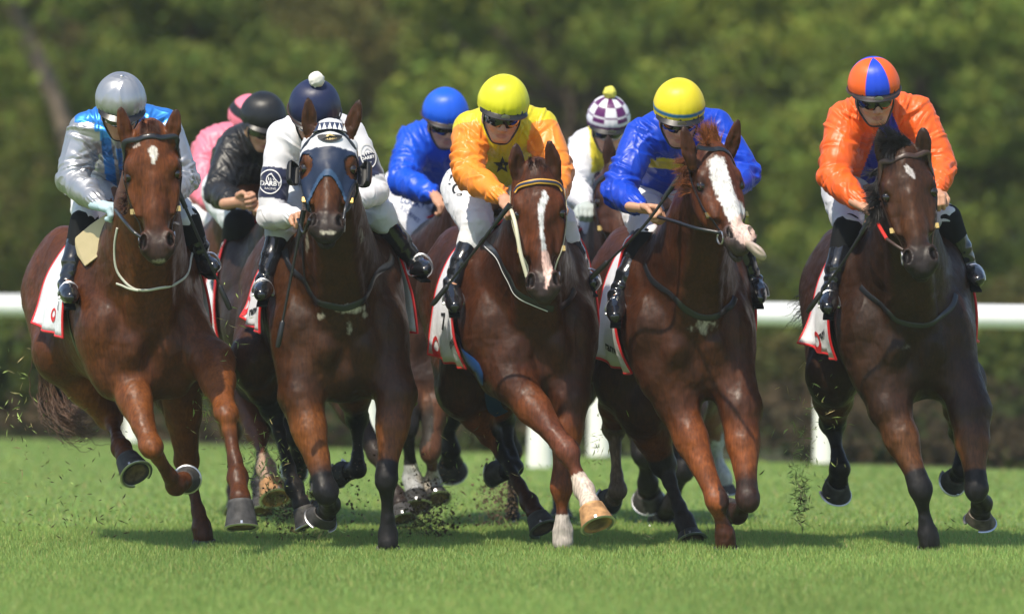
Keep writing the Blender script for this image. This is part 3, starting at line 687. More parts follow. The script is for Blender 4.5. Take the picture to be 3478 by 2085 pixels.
H4 = dict(label='dark chestnut racehorse with broad white blaze, head turned and tongue hanging out', u0=2372, y0=y, yaw=8, coat=(.044, .0130, .0040), w=1.02,
    poll=(2418, 490, y - .30), muz=(2532, 838, y - .60), lat=(.88, .42, .02), hw=1.0,
    ears=[((2346, 540, y - .42), (2321, 431, y - .44), (.3, -1, 0)), ((2478, 520, y - .2), (2507, 408, y - .22), (.35, -1, 0))],
    legs=dict(fl=L_([(2300, 1370, y + .2), (2432, 1695, y), (2463, 1815, y + .03), (2467, 1848, y + .03), (2468, 1890, y + .05)], r=1.1),
              fr=L_([(2515, 1385, y + .15), (2540, 1690, y - .02), (2505, 1745, y + .2), (2490, 1740, y + .27), (2478, 1722, y + .33)], r=1.1, dark=(.03, .014, .01), toe=(-.5, .5, -.5)),
              hl=L_([(2100, 1290, y + 1.0), (2086, 1462, y + 1.3), (2098, 1665, y + 1.2), (2085, 1690, y + 1.27), (2066, 1688, y + 1.34)], sock=-.02, sockc=(.16, .11, .08), toe=(0, .4, -1)),
              hr=L_([(2180, 1380, y + 1.0), (2255, 1580, y + 1.15), (2325, 1770, y + 1.0), (2338, 1805, y + .97), (2350, 1845, y + .93)], dark=(.02, .016, .014), r=1.1)),
    marks=[([(2437, 560, 30), (2450, 620, 31), (2478, 690, 29), (2510, 735, 34), (2524, 765, 36)], (.66, .64, .62)), ([(2518, 765, 36), (2532, 796, 34)], (.58, .41, .35))],
    foam=[((2405, 1115, y - .02), (.10, .12, .055), .8)], mane=-1, manec=(.13, .04, .014), manen=320,
    tuft=dict(a=(2336, 545, -1.02), b=(2345, 650, -1.02), d=(-.85, -.1, .15), l=.095, n=260, c=(.17, .055, .018)), forelock=dict(d=(-.35, -.1, .75), c=(.26, .085, .025), l=.13, n=200, curl=.35), muzzle=(.05, .04, .04))
y = -.7
H5 = dict(label='near black racehorse with tiny white star, under the jockey in orange silks', u0=3110, y0=y, yaw=6.5, coat=(.025, .0098, .0038), w=1.08,
    poll=(3066, 498, y - .36), muz=(3136, 925, y - .60), lat=(1, .04, .10), hw=1.08,
    ears=[((3000, 540, y - .36), (2985, 440, y - .38), (.2, -1, 0)), ((3138, 520, y - .36), (3133, 436, y - .38), (-.2, -1, 0))],
    legs=dict(fl=L_([(3022, 1385, y + .15), (3126, 1655, y), (3152, 1815, y + .03), (3157, 1848, y + .03), (3158, 1890, y + .05)], r=1.12, dark=True, darkfrom=-.3),
              fr=L_([(3296, 1395, y + .15), (3316, 1655, y), (3335, 1712, y + .2), (3330, 1738, y + .27), (3322, 1775, y + .31)], r=1.12, dark=True, darkfrom=-.25, hoof=(.09, .075, .06), toe=(.1, .6, -.4)),
              hl=L_([(2830, 1270, y + 1.0), (2830, 1440, y + 1.3), (2852, 1590, y + 1.2), (2846, 1628, y + 1.25), (2826, 1665, y + 1.32)], dark=True, darkfrom=-.4, r=1.15, toe=(0, .6, -.6)),
              hr=L_([(3265, 1300, y + 1.0), (3262, 1470, y + 1.3), (3268, 1590, y + 1.2), (3255, 1610, y + 1.26), (3234, 1625, y + 1.33)], dark=True, darkfrom=-.4, toe=(0, .4, -1))),
    marks=[([(3078, 567, 7), (3088, 580, 11), (3098, 592, 8), (3105, 604, 4)], (.55, .5, .48))],
    foam=[((3080, 1180, y), (.04, .1, .018), .35)], mane=-1, manec=BLACK, manen=420,
    tuft=dict(a=(2992, 570, -1.02), b=(2985, 740, -1.02), d=(-.55, -.15, -.25), l=.12, n=420, c=(.012, .01, .009)), forelock=dict(d=(-.75, -.25, .55), c=(.012, .01, .009), l=.17, n=300, curl=.35, g=.5),
    tail=dict(p=[(2800, 980, y + 1.9), (2770, 1020, y + 2.0), (2740, 1050, y + 2.05), (2690, 1085, y + 2.1)], c=(.012, .011, .01), w=.04, n=160), muzzle=(.012, .011, .011))
# ------------------------------------------------------------ jockeys
WHITE = (.70, .71, .73); SKIN = (.50, .27, .17); SKIN2 = (.42, .21, .13)
def hand_field(Wr, K_, curl_to, side, size=1.0, thumb=None):
    """a closed hand: wrist point, knuckle direction, direction the fingers curl to, direction of the thumb side"""
    f = Field(); a = nrm(K_); c = nrm(np.asarray(curl_to) - a * (np.dot(curl_to, a))); s_ = nrm(np.cross(a, c)); s_ = s_ * (1 if s_ @ np.asarray(side) > 0 else -1); z = size
    W = np.asarray(Wr, float); B = np.array([a, s_, c])
    f.cap(W - a * .06, W + a * .01, .027 * z, .026 * z, .02, c, .8)
    f.ell(W + a * .05 * z, (.050 * z, .042 * z, .020 * z), .012, B)
    for i, (o, l) in enumerate(((.031, .9), (.0105, 1.0), (-.0105, .95), (-.031, .8))):      # index to little finger
        k = W + a * .085 * z + s_ * o * z; p1 = k + (a * .022 + c * .030) * l * z; p2 = p1 + (-a * .014 + c * .022) * l * z; p3 = p2 + (-a * .024 + c * .002) * l * z
        f.cap(W + a * .05 * z + s_ * o * .9 * z, k, .011 * z, .0125 * z, .004); f.cap(k, p1, .0118 * z, .0108 * z, .002); f.cap(p1, p2, .0108 * z, .0098 * z, .002); f.cap(p2, p3, .0098 * z, .0085 * z, .002)
    t0 = W + a * .022 * z + s_ * .034 * z + c * .006; t1 = t0 + (a * .030 + s_ * .014 + c * .014) * z; t2 = t1 + np.asarray(thumb if thumb is not None else (a * .020 + c * .018 - s_ * .004)) * z
    f.cap(t0, t1, .015 * z, .0125 * z, .006); f.cap(t1, t2, .012 * z, .0095 * z, .003)
    return f, B

TW1 = np.array(Matrix.Rotation(.7, 3, 'Y') @ Matrix.Rotation(.4, 3, 'X')); TW2 = np.array(Matrix.Rotation(-.5, 3, 'Y') @ Matrix.Rotation(-.6, 3, 'X'))
def jockey(s):
    h = s.get('h', .006); y0 = s['y']; tagk = s['tag']; pm = s.get('pm', 1.0)
    G = lambda k: P(*s[k])
    Hc = G('head'); SLf, SRt, ELf, ERt, WLf, WRt = [G(k) for k in ('sl', 'sr', 'el', 'er', 'wl', 'wr')]
    HP, KL, KR, AL, AR, TL, TR = [G(k) for k in ('hip', 'kl', 'kr', 'al', 'ar', 'tl', 'tr')]
    root = thing('person', (HP[0], HP[1], 0 + HP[2] - .5), s['label'], 'jockey', 'jockeys riding in the race')
    # --- head frame: fw where the face looks, up towards the crown
    fw = nrm(np.array(s.get('face', (0, -1, -.45)), float)); up0 = np.array(s.get('up', (0, 0, 1)), float); up = nrm(up0 - fw * (up0 @ fw)); lt = np.cross(fw, up) ; Bf = np.array([lt, fw, up])
    Q = lambda x, f_, u: Hc + (lt * x + fw * f_ + up * u) * q; q = s.get('hs', 1.0)
    SC_ = (SLf + SRt) / 2; neck = SC_ + (Hc - SC_) * .35
    body = []
    f = Field(); k = q
    f.ell(Q(0, -.015, .03), (.078 * k, .095 * k, .095 * k), .02, Bf)
    f.ell(Q(0, .020, -.045), (.060 * k, .068 * k, .075 * k), .025, Bf)
    f.ell(Q(0, .052, -.098), (.034 * k, .030 * k, .024 * k), .018, Bf)                 # chin
    for sg in (-1, 1):
        f.ell(Q(sg * .036, .052, -.040), (.026 * k, .024 * k, .022 * k), .016, Bf)      # cheek bone
        f.ell(Q(sg * .030, .068, .006), (.026 * k, .014 * k, .011 * k), .01, Bf)        # brow
        f.ell(Q(sg * .031, .079, -.016), (.016 * k, .012 * k, .010 * k), .006, Bf, 's') # eye socket
        f.ell(Q(sg * .077, -.01, -.03), (.009 * k, .020 * k, .032 * k), .008, Bf)       # ear
        f.cap(Q(sg * .052, .0, -.055), Q(sg * .022, .055, -.100), .022 * k, .018 * k, .016)   # jaw line
        f.ell(Q(sg * .012, .088, -.052), (.009 * k, .010 * k, .007 * k), .004, Bf)      # nostril wing
    f.cap(Q(0, .074, -.008), Q(0, .096, -.046), .009 * k, .0125 * k, .008)              # nose
    f.ell(Q(0, .077, -.074), (.024 * k, .010 * k, .0065 * k), .004, Bf); f.ell(Q(0, .076, -.086), (.021 * k, .010 * k, .007 * k), .004, Bf)
    f.ell(Q(0, .087, -.080), (.022 * k, .006 * k, .0018 * k), .003, Bf, 's')
    f.cap(Q(0, -.03, -.05), neck, .056 * k, .060 * k, .03)
    V1, F1 = f.mesh(.0042 if s.get('front', 1) else .006)
    fx = (V1 - Hc) @ lt / k; ff = (V1 - Hc) @ fw / k; fu = (V1 - Hc) @ up / k
    C1 = np.tile(np.array(s.get('skin', SKIN)), (len(V1), 1)) * (1 + .06 * vnoise(V1 * 22))[:, None]
    lip = (1 - sstep(near(np.stack([fx, fu], 1), (0, -.080), (.027, .013)), .75, 1.1)) * (ff > .055); C1 = mixc(C1, (.36, .12, .10), lip * .7)
    red = (1 - sstep(near(np.stack([np.abs(fx), fu], 1), (.035, -.048), (.025, .02)), .3, 1.1)) * (ff > .03) + (1 - sstep(near(np.stack([fx, fu], 1), (0, -.045), (.016, .014)), .5, 1.2)) * (ff > .07)
    C1 = mixc(C1, (.50, .20, .14), np.clip(red, 0, 1) * .35)
    hair = ((fu > -.035) & (ff < .0)); C1[hair] = s.get('hair', (.03, .018, .01))
    body.append((V1, F1, C1))
    # --- trunk, arms and legs under the clothes, all one skeleton
    f = Field(); LR = nrm(SRt - SLf)
    f.chain([neck, SC_ + [0, .05, -.0], (SC_ * .55 + HP * .45) + [0, .05, 0], HP + [0, .04, 0]], [.055, .075, .075, .09], .05, LR, 1.1)
    for S_, E_, W_ in ((SLf, ELf, WLf), (SRt, ERt, WRt)): f.cap(SC_ * .3 + S_ * .7, S_, .06, .05, .04); f.chain([S_, E_, W_], [.045, .034, .024], .02)
    for K_, A_, T_ in ((KL, AL, TL), (KR, AR, TR)): f.chain([HP + [0, .04, 0], K_], [.085, .048], .04); f.chain([K_, A_], [.048, .032], .03); f.chain([A_, T_], [.032, .022], .02)
    V2, F2 = f.mesh(.012); body.append((V2, F2, np.tile(np.array(s.get('skin', SKIN)), (len(V2), 1))))
    hands = []
    for key, W_, E_ in (('hl', WLf, ELf), ('hr', WRt, ERt)):
        hd = s.get(key)
        if hd is None: hd = dict(k=nrm(W_ - E_) * .5 + np.array([0, -.5, 0]), c=(0, -.3, -1), s=(0, 0, 1))
        kd = np.asarray(hd['k'], float)
        hf, HB = hand_field(W_, kd, hd['c'], hd['s'], hd.get('z', 1.12), hd.get('t')); V3, F3 = hf.mesh(.0036 if s.get('front', 1) else .006)
        body.append((V3, F3, np.tile(np.array(s.get('skin', SKIN)), (len(V3), 1)) * (1 + .08 * vnoise(V3 * 60))[:, None])); hands.append((V3, F3, W_, kd, HB))
    Vb, Fb, Cb, n = [], [], [], 0
    for V, F, C in body: Vb.append(V); Fb.append(F + n); Cb.append(C); n += len(V)
    mesh_np('body', np.concatenate(Vb), np.concatenate(Fb), M['skin'], root, col=np.clip(np.concatenate(Cb), .005, .9))
    # --- silks
    sk = s['silk']; f = Field(); fit = s.get('fit', 1.0); belly = HP * .65 + SC_ * .35
    hem = HP + (SC_ - HP) * .18 + np.array([0, -.03, .02])
    up_back = np.array([0, .0, .04])
    f.chain([SC_ * .98 + hem * .02, SC_ * .5 + hem * .5 + up_back, hem], [.118 * fit, .135 * fit, .125], .06, LR, 1.30, n=2)
    f.ell(SC_ + (Hc - SC_) * .16 + np.array([0, .02, .0]), (.14, .10, .085), .06)
    rs = s.get('sleeve', 1.0)
    for S_, E_, W_ in ((SLf, ELf, WLf), (SRt, ERt, WRt)):
        d2 = nrm(E_ - W_); We = W_ + d2 * .035
        f.cap(SC_ * .35 + S_ * .65, S_, .10, .078 * rs, .05)
        f.chain([S_, S_ * .5 + E_ * .5, E_], [.080 * rs, .078 * rs, .072 * rs], .03, n=2)
        f.chain([E_, E_ * .5 + We * .5, E_ * .15 + We * .85, We], [.070 * rs, .066 * rs, .050 * rs, .034], .02)
        f.cap(We, We - d2 * .012, .034, .032, .008)
    amp = s.get('wra', .0095); org2 = SC_
    rgf = np.random.RandomState(100 + tagk)
    def folds(v):
        out = amp * .5 * vnoise(v * 8)
        prof = lambda x: 1.9 * x * np.exp(-x * x) + .45 * np.exp(-(x * 1.2) ** 2)
        for S_, E_, W_ in ((SLf, ELf, WLf), (SRt, ERt, WRt)):
            d1, t1 = segdist(v, S_, E_); d2, t2 = segdist(v, E_, W_); L1, L2 = np.linalg.norm(E_ - S_), np.linalg.norm(W_ - E_)
            up_ = d1 < d2; s_ = np.where(up_, t1 * L1, L1 + t2 * L2); ax_ = nrm(W_ - S_); p_, q_ = frame_of(ax_, (0, -1, .2)); c_ = np.where(up_[:, None], S_ + t1[:, None] * (E_ - S_), E_ + t2[:, None] * (W_ - E_)); r_ = v - c_
            ph = np.arctan2(r_ @ p_, r_ @ q_); inside = 1 - sstep(np.minimum(d1, d2), .10, .14)
            for k_ in range(34):
                near_elbow = rgf.rand() < .5; s0 = rgf.normal(L1, .06) if near_elbow else rgf.uniform(.0, L1 + L2 * .85); p0 = rgf.uniform(-math.pi, math.pi); th = rgf.normal(.0, .55) if near_elbow else rgf.normal(.5, .5) * rgf.choice([-1, 1])
                da = ((ph - p0 + math.pi) % (2 * math.pi) - math.pi) * .07; ds = s_ - s0 + .10 * da * rgf.normal(0, 1); w_ = rgf.uniform(.008, .016); l_ = rgf.uniform(.03, .075)
                x = (ds * math.cos(th) + da * math.sin(th)) / w_; y2 = (-ds * math.sin(th) + da * math.cos(th) + 4 * da * ds) / l_
                out = out + amp * rgf.uniform(.5, 1.1) * prof(x) * np.exp(-y2 * y2) * inside
        dv = v - SC_; X = dv @ LR; Z = dv[:, 2]
        body_ = sstep(np.minimum(segdist(v, SLf, ELf)[0], segdist(v, SRt, ERt)[0]), .06, .10)
        for k_ in range(46):
            x0, z0 = rgf.uniform(-.2, .2), rgf.uniform(-.26, .08); th = math.atan2(z0 + .30, x0 * 1.5) + rgf.normal(0, .35); w_ = rgf.uniform(.007, .015); l_ = rgf.uniform(.035, .09)
            x = (-(X - x0) * math.sin(th) + (Z - z0) * math.cos(th)) / w_; y2 = ((X - x0) * math.cos(th) + (Z - z0) * math.sin(th)) / l_
            out = out + amp * rgf.uniform(.4, 1.) * prof(x) * np.exp(-y2 * y2) * body_
        d = np.minimum(np.linalg.norm(v - WLf, axis=1), np.linalg.norm(v - WRt, axis=1)); ga = (1 - sstep(d, .05, .12))
        return np.clip(out, -.018, .020) * (1 - ga * .5) + ga * .003 * np.sin((v[:, 0] + v[:, 2]) * 260)
    V, F = f.mesh(h, folds)
    def arm_t(Sx, Ex, Wx):
        d1, t1 = segdist(V, Sx, Ex); d2, t2 = segdist(V, Ex, Wx); return np.minimum(d1, d2), np.where(d1 < d2, t1, 1 + t2)
    aL, aR = arm_t(SLf, ELf, WLf), arm_t(SRt, ERt, WRt)
    w_ = LR; sx = (V - SC_) @ LR / (np.linalg.norm(SRt - SLf) * .5)
    info = dict(V=V, aL=aL, aR=aR, sx=sx, SC=SC_, HP=HP, LR=LR, Hc=Hc, SL=SLf, SR=SRt, EL=ELf, ER=ERt)
    # whichever of sleeve and trunk is nearer
    dt, tt = segdist(V, SC_, hem)
    sl_ = (np.minimum(aL[0], aR[0]) < dt * .72 - .01) | (np.abs(sx) > 1.0); info['sleeve'] = sl_; info['tt'] = tt
    # screen position at the shoulder plane for patterns printed on the front of the silks
    C = sk(info); jk = mesh_np('jacket', V, F, M[s.get('silkm', 'silk')], root, col=np.clip(C, .004, .9))
    H_ = dict(root=root, jacket=jk, bvh=BVHTree.FromPolygons(V.tolist(), F.tolist()), org=ORG.copy(), hands=hands, Hc=Hc, s=s, lt=lt, fw=fw, up=up)
    # --- breeches, boots
    f = Field(); f.ell(HP + np.array([0, .05, .02]), (.165, .17, .14), .06); f.chain([HP + (SC_ - HP) * .3, HP], [.10, .13], .06, LR, 1.15)
    for sg, K_, A_ in ((-1, KL, AL), (1, KR, AR)):
        th = HP + LR * sg * .09; kr_ = .060 if s.get('knee') else .072; f.chain([th, th * .5 + K_ * .5, K_], [.112, .090, kr_], .05, n=2); f.cap(K_, K_ * (1 - s.get('bt', .2)) + A_ * s.get('bt', .2), kr_, kr_ * .88, .03)
    V, F = f.mesh(h * 1.1, lambda v: .006 * ((1 - np.abs(vnoise(v * [14, 14, 22]))) ** 2 - .4) + .003 * vnoise(v * 40))
    C = np.tile(np.array(s.get('breech', WHITE)), (len(V), 1)); br = mesh_np('breeches', V, F, M['breeches'], root, col=C); H_['breeches'] = BVHTree.FromPolygons(V.tolist(), F.tolist()); H_['br'] = br
    if s.get('knee'):       # dark knitted tops between breeches and boots
        for K_, A_ in ((KL, AL), (KR, AR)):
            f = Field(); f.cap(K_ * (1.02 - s['knee'][0]) + A_ * (s['knee'][0] - .02), K_ * (1 - s['knee'][1]) + A_ * s['knee'][1], (.072 if s.get('front', 1) else .085), .060, .02); V, F = f.mesh(.009, lambda v: .002 * vnoise(v * 20)); mesh_np('knee_sock', V, F, M['blacktop'], root)
    b0 = s.get('boot', .22)
    for K_, A_, T_ in ((KL, AL, TL), (KR, AR, TR)):
        f = Field(); top = K_ * (1 - b0) + A_ * b0; f.chain([top, top * .5 + A_ * .5, A_], [.060, .052, .038], .02); d = nrm(T_ - A_); heel = A_ - d * .035 + np.array([0, 0, -.035])
        f.cap(A_, heel, .040, .036, .02); f.chain([A_ + np.array([0, 0, -.03]), A_ * .45 + T_ * .55 + np.array([0, 0, -.012]), T_], [.042, .043, .034], .02, n=2)
        ab = nrm(A_ - top); V, F = f.mesh(.0075, lambda v: .0035 * np.sin((v - A_) @ ab * 95 + 3 * vnoise(v * 18)) * (1 - sstep(np.abs((v - A_) @ ab + .03), .03, .10)) + .0015 * vnoise(v * 14)); bo = mesh_np('boot', V, F, M['boot'], root)
        B = np.array([nrm(np.cross(d, (0, 0, 1))), d, nrm(np.cross(np.cross(d, (0, 0, 1)), d))]); V, F = box((heel + T_) / 2 + B[2] * -.040, (.052, np.linalg.norm(T_ - heel) + .02, .010), B); sl2 = mesh_np('sole', V, F, M['blacktop'], root); sl2.parent = bo
    # --- helmet: shell, silk cap, peak, strap, goggles
    sh, Fh = [], []
    n = 120; rows = 26; th = np.linspace(0, 1, rows); V = []; Cc = []; rx, ry, rz = .096 * k * s.get('capw', 1.18), .120 * k * 1.06, .108 * k * s.get('caph', .99); c0 = Q(0, -.014, .052)
    capf = s['cap']; ang = np.linspace(0, 2 * math.pi, n, endpoint=False)
    for i, t in enumerate(th):
        p = t * (1.86); r_ = math.sin(min(p, math.pi / 2 + .22)) if p < 1.6 else math.sin(1.6) + (p - 1.6) * -.12; z = math.cos(p) * (1.0 + (.05 * math.cos(p) if p < 1.57 else 0)); r_ *= 1 - .05 * max(0, math.cos(p)) * math.sin(p) * 1.6
        puck = 1 + .012 * np.sin(ang * 27 + 2 * np.sin(ang * 5)) * max(0, t - .72) * 3.5 + .005 * np.sin(ang * 17 + 3 * np.sin(ang * 3)) * (t > .3) * (t - .3) - .012 * np.abs(np.cos(ang * 4)) ** 14 * (.2 + t) + .004 * np.sin(ang * 5 + 7 * t)
        zz = np.full(n, z) - .05 * (t > .8) * (t - .8) * 5 * np.abs(np.cos(ang))
        V.append(c0 + (rx * r_ * puck * np.cos(ang))[:, None] * lt + (ry * r_ * puck * np.sin(ang))[:, None] * fw + (rz * zz)[:, None] * up); Cc.append([capf(a, t) for a in ang])
    V = np.concatenate(V); Cc = np.concatenate(Cc)
    F = [[i * n + j, i * n + (j + 1) % n, (i + 1) * n + (j + 1) % n, (i + 1) * n + j] for i in range(rows - 1) for j in range(n)]
    cap_ = mesh_np('helmet_cap', V, F, M[s.get('capm', 'cap')], root, col=np.clip(Cc, .004, .9));
    V2, F2 = lathe([(.97, .02), (.985, -.10), (.985, -.24), (.97, -.34), (.93, -.35), (.93, .02)], 40, np.array([lt, fw, up]), c0, rx * .985, ry * .985, caps=False); V2 = c0 + ((V2 - c0) @ Bf.T * [1, 1, rz]) @ Bf
    mesh_np('helmet', V2, F2, M['helmet'], root)
    # the peak: a curved brim over the forehead
    pv = []; m = 22; pf = []; pr_ = s.get('peak', .022)
    for i, a in enumerate(np.linspace(R(22), R(158), m)):
        ex = math.sin((a - R(22)) / R(136) * math.pi) ** .6
        for rr, dz in ((.99, -.22), (1.0 + pr_ / .11 * ex, -.31 - .05 * ex), (.99 + pr_ / .11 * ex, -.34 - .05 * ex), (.96, -.28)): pv.append(c0 + lt * rx * rr * math.cos(a) + fw * ry * rr * math.sin(a) + up * rz * dz)
    for i in range(m - 1):
        for j in range(4): pf.append([i * 4 + j, i * 4 + (j + 1) % 4, (i + 1) * 4 + (j + 1) % 4, (i + 1) * 4 + j])
    mesh_np('peak', np.array(pv), pf, s.get('peakm', M['helmet']), root)
    if s.get('rim'):      # thin piping along the cap's lower edge
        pts = [c0 + lt * rx * 1.03 * math.cos(a) + fw * ry * (1.03 + .06 * max(0, math.sin(a))) * math.sin(a) + up * rz * (-.27 - .03 * max(0, math.sin(a))) for a in np.linspace(0, 2 * math.pi, 41)]
        mesh_np('piping', *tube(pts, .0045, 6), s['rim'], root)
    bd = Q(0, .118 * 1.06, .042 - .030); 
    V, F = lathe([(.016, 0), (.017, .003), (.011, .004), (.001, .004)], 20, np.array([lt, up, fw]), c0 + fw * (ry * 1.03 + .010) - up * rz * .27, 1.25, .8); mesh_np('badge', V, F, M['steel'], root)
    # goggles
    gv = []; gf = []; m = 25; rows_ = [(-.027, .0), (-.022, .010), (.0, .016), (.022, .012), (.028, 0)]
    for i, a in enumerate(np.linspace(R(8), R(172), m)):
        c_, s_ = math.cos(a), math.sin(a); dip = .007 * math.exp(-((a - math.pi / 2) / .16) ** 2)
        for (u_, o_) in rows_: gv.append(Q(c_ * (.076 + o_ * .2), .004 + s_ * (.083 + o_ * .55), -.018 + (u_ * (.72 + .28 * s_) + (dip if u_ < 0 else 0)) * 1.0))
    for i in range(m - 1):
        for j in range(4): gf.append([i * 5 + j, (i + 1) * 5 + j, (i + 1) * 5 + j + 1, i * 5 + j + 1])
    gg = mesh_np('goggles', np.array(gv), gf, M['goggles'], root); sm = gg.modifiers.new('so', 'SOLIDIFY'); sm.thickness = .004
    for sg in (-1, 1):
        pts = [Q(sg * .074, .012, .0), Q(sg * .079, .02, -.035), Q(sg * .066, .03, -.075), Q(sg * .035, .055, -.118)]; pts.append(Q(0, .062, -.126)) ; o = cord('chin_strap', root, pts, .0048, M['leather'], 5)
    if s.get('pom'):
        pr, pc = s['pom']; V, F = ball(c0 + up * (rz + pr * .75), pr, None, 28, 20); N = nrm_rows(V - (c0 + up * (rz + pr * .75))); V = V + N * (.10 * pr * (vnoise(V * 110) + .6 * vnoise(V * 220)))[:, None]; mesh_np('pompom', V, F, M['pom'], root, col=np.tile(np.array(pc), (len(V), 1)) * (1 + .1 * vnoise(V * 100))[:, None])
    elif s.get('button'): mesh_np('button', *ball(c0 + up * (rz * 1.01), (.014, .014, .007)), s['button'], root)
    return H_
def nrm_rows(a): return a / (np.linalg.norm(a, axis=1)[:, None] + 1e-9)
def plain(c): return lambda i: np.tile(np.array(c), (len(i['V']), 1))
SILVER = (.40, .41, .43); LBLUE = (.05, .28, .80); NAVY = (.012, .018, .06); YEL = (.72, .60, .02); ORG_ = (.85, .22, .02); RBLUE = (.004, .050, .50); ORED = (.80, .12, .015); PURP = (.10, .012, .10)
def pat1(i):
    V = i['V']; C = np.tile(np.array(SILVER), (len(V), 1)); d = (V - i['SC']); x = np.abs(i['sx'])
    blue = (~i['sleeve']) & (((x + .6 * np.abs(d[:, 2] + .03) / .2) > .55) & (x < .95) & (d[:, 2] > -.02) | ((np.abs(x - .45) < .14)) | (x < .22) & (d[:, 2] < -.10))
    yoke = (d[:, 2] > .025) & (x < 1.25) & (x > .35); blue |= yoke; C[blue] = LBLUE; return C
def pat2(i):
    V = i['V']; C = np.tile(np.array((.74, .74, .77)), (len(V), 1)); d = V - i['SC']
    for a in (i['aL'], i['aR']):
        C[(a[0] < .095) & (a[1] > .42) & (a[1] < .80) & i['sleeve']] = NAVY
    y_ = d[:, 1] + d[:, 2] * .35; C[(y_ > .085) & ~i['sleeve']] = (.75, .40, .05); C[(y_ > .10) & ~i['sleeve']] = NAVY; return C
def pat3(i):
    V = i['V']; C = np.tile(np.array((.66, .56, .02)), (len(V), 1)); a = np.minimum(i['aL'][0], i['aR'][0]); t = np.where(i['aL'][0] < i['aR'][0], i['aL'][1], i['aR'][1])
    C[i['sleeve'] & (t > .10)] = (.88, .27, .03); return C
def pat4(i):
    V = i['V']; C = np.tile(np.array(RBLUE), (len(V), 1)); d = V - i['SC']; z = d[:, 2] + .165 - .16 * np.abs(i['sx'] * .3) - .10 * (i['sx'] * .3); C[(np.abs(z) < .026) & ~i['sleeve'] & (d[:, 1] < .2)] = (.60, .50, .03); return C
def pat5(i):
    V = i['V']; C = np.tile(np.array(ORED), (len(V), 1)); d = V - i['SC']; x = d @ i['LR']; C[(np.abs(x - .03) < .025 - d[:, 2] * .38) & (d[:, 2] < .02) & ~i['sleeve']] = (.02, .03, .36); return C
def patc(i):
    V = i['V']; C = np.tile(np.array((.60, .52, .04)), (len(V), 1)); d = V - i['SC']; x = d @ i['LR']; C[i['sleeve']] = (.72, .72, .75)
    C[(np.abs(i['sx']) < .85) & (d[:, 2] > -.14)] = (.60, .52, .04)
    lowb = (d[:, 2] < -.13) & ~i['sleeve']; ck = (np.floor((x + d[:, 2]) / .05) + np.floor((x - d[:, 2]) / .05)) % 2 == 0; C[lowb & ck] = PURP; C[lowb & ~ck] = (.7, .7, .72); return C
def pc(c): return lambda a, t: c
def cap_panels(c1, c2, band):
    def g(a, t):
        if t > .92: return band
        q = abs((a - math.pi / 2 + math.pi) % (2 * math.pi) - math.pi)
        return c2 if (q < .50 or q > 1.85) else c1
    return g
def cap_check(a, t):
    if t > .88 or t < .16: return PURP
    return PURP if (int(math.floor((a - math.pi / 2) / (math.pi / 5) + .5)) + int((t - .16) / .26) + (t > .68)) % 2 == 0 and t < .82 else (.72, .72, .75)
def cap_band(a, t): return (.02, .16, .34) if .83 < t < .92 else YEL
y = -.05     # H1: withers at about -.3
def J(**k): return k
J1 = J(capm='silver', silkm='silver', tag=1, y=y, label='jockey in silver and light blue silks with silver cap and pale glove', head=(410, 372, -.62), sl=(290, 440, -.35), sr=(555, 430, -.35), el=(243, 610, -.42), er=(622, 610, -.40), wl=(348, 700, -.72), wr=(545, 700, -.70),
       hip=(400, 610, .18), kl=(290, 745, -0.35), kr=(630, 745, -0.33), al=(228, 962, -0.45), ar=(690, 880, -0.25), tl=(240, 1010, -0.61), tr=(725, 905, -0.39), face=(.18, -1, -.62), up=(-.02, 0, 1), silk=pat1, cap=pc(SILVER), hs=1.08,
       skin=SKIN2, button=M['steel'], knee=(.06, .42), boot=.38, bt=.05, hl=dict(k=(.5, -.6, -.1), c=(.3, -.2, -1), s=(0, .3, 1)), gloves=(.50, .62, .68))
J2 = J(hs=1.10, tag=2, y=y, label='jockey in white silks with navy armbands and white pompom on navy cap', head=(1068, 395, -.50), sl=(958, 462, -.28), sr=(1190, 455, -.28), el=(918, 735, -.34), er=(1278, 650, -.32), wl=(1018, 735, -.62), wr=(1190, 690, -.60),
       hip=(1100, 640, .25), kl=(955, 770, -0.25), kr=(1290, 730, -0.23), al=(900, 950, -0.35), ar=(1410, 890, -0.15), tl=(888, 1000, -0.51), tr=(1446, 915, -0.29), face=(.12, -1, -.75), silk=pat2, cap=pc(NAVY), silkm='lycra', wra=.0045, sleeve=.86, fit=.95,
       pom=(.038, (.75, .73, .66)), boot=.16, bt=.15, breech=(.60, .64, .66), rim=M['brown_leather'])
J3 = J(hs=1.10, tag=3, y=y, label='jockey in yellow silks with orange sleeves and plain yellow cap', head=(1706, 382, -.48), sl=(1600, 440, -.22), sr=(1835, 430, -.22), el=(1588, 590, -.40), er=(1895, 575, -.36), wl=(1712, 675, -.74), wr=(1885, 690, -.62),
       hip=(1640, 640, .25), kl=(1622, 770, -0.2), kr=(1900, 750, -0.18), al=(1535, 965, -0.3), ar=(1985, 935, -0.1), tl=(1545, 1040, -0.46), tr=(2015, 965, -0.24), face=(.10, -1, -.38), up=(.10, 0, 1), silk=pat3, cap=pc((.68, .66, .02)),
       button=mat('yellow_button', (.68, .6, .02)), boot=.28, bt=.30, hl=dict(k=(.35, -.7, -.35), c=(.3, -.1, -1), s=(.2, .2, 1)))
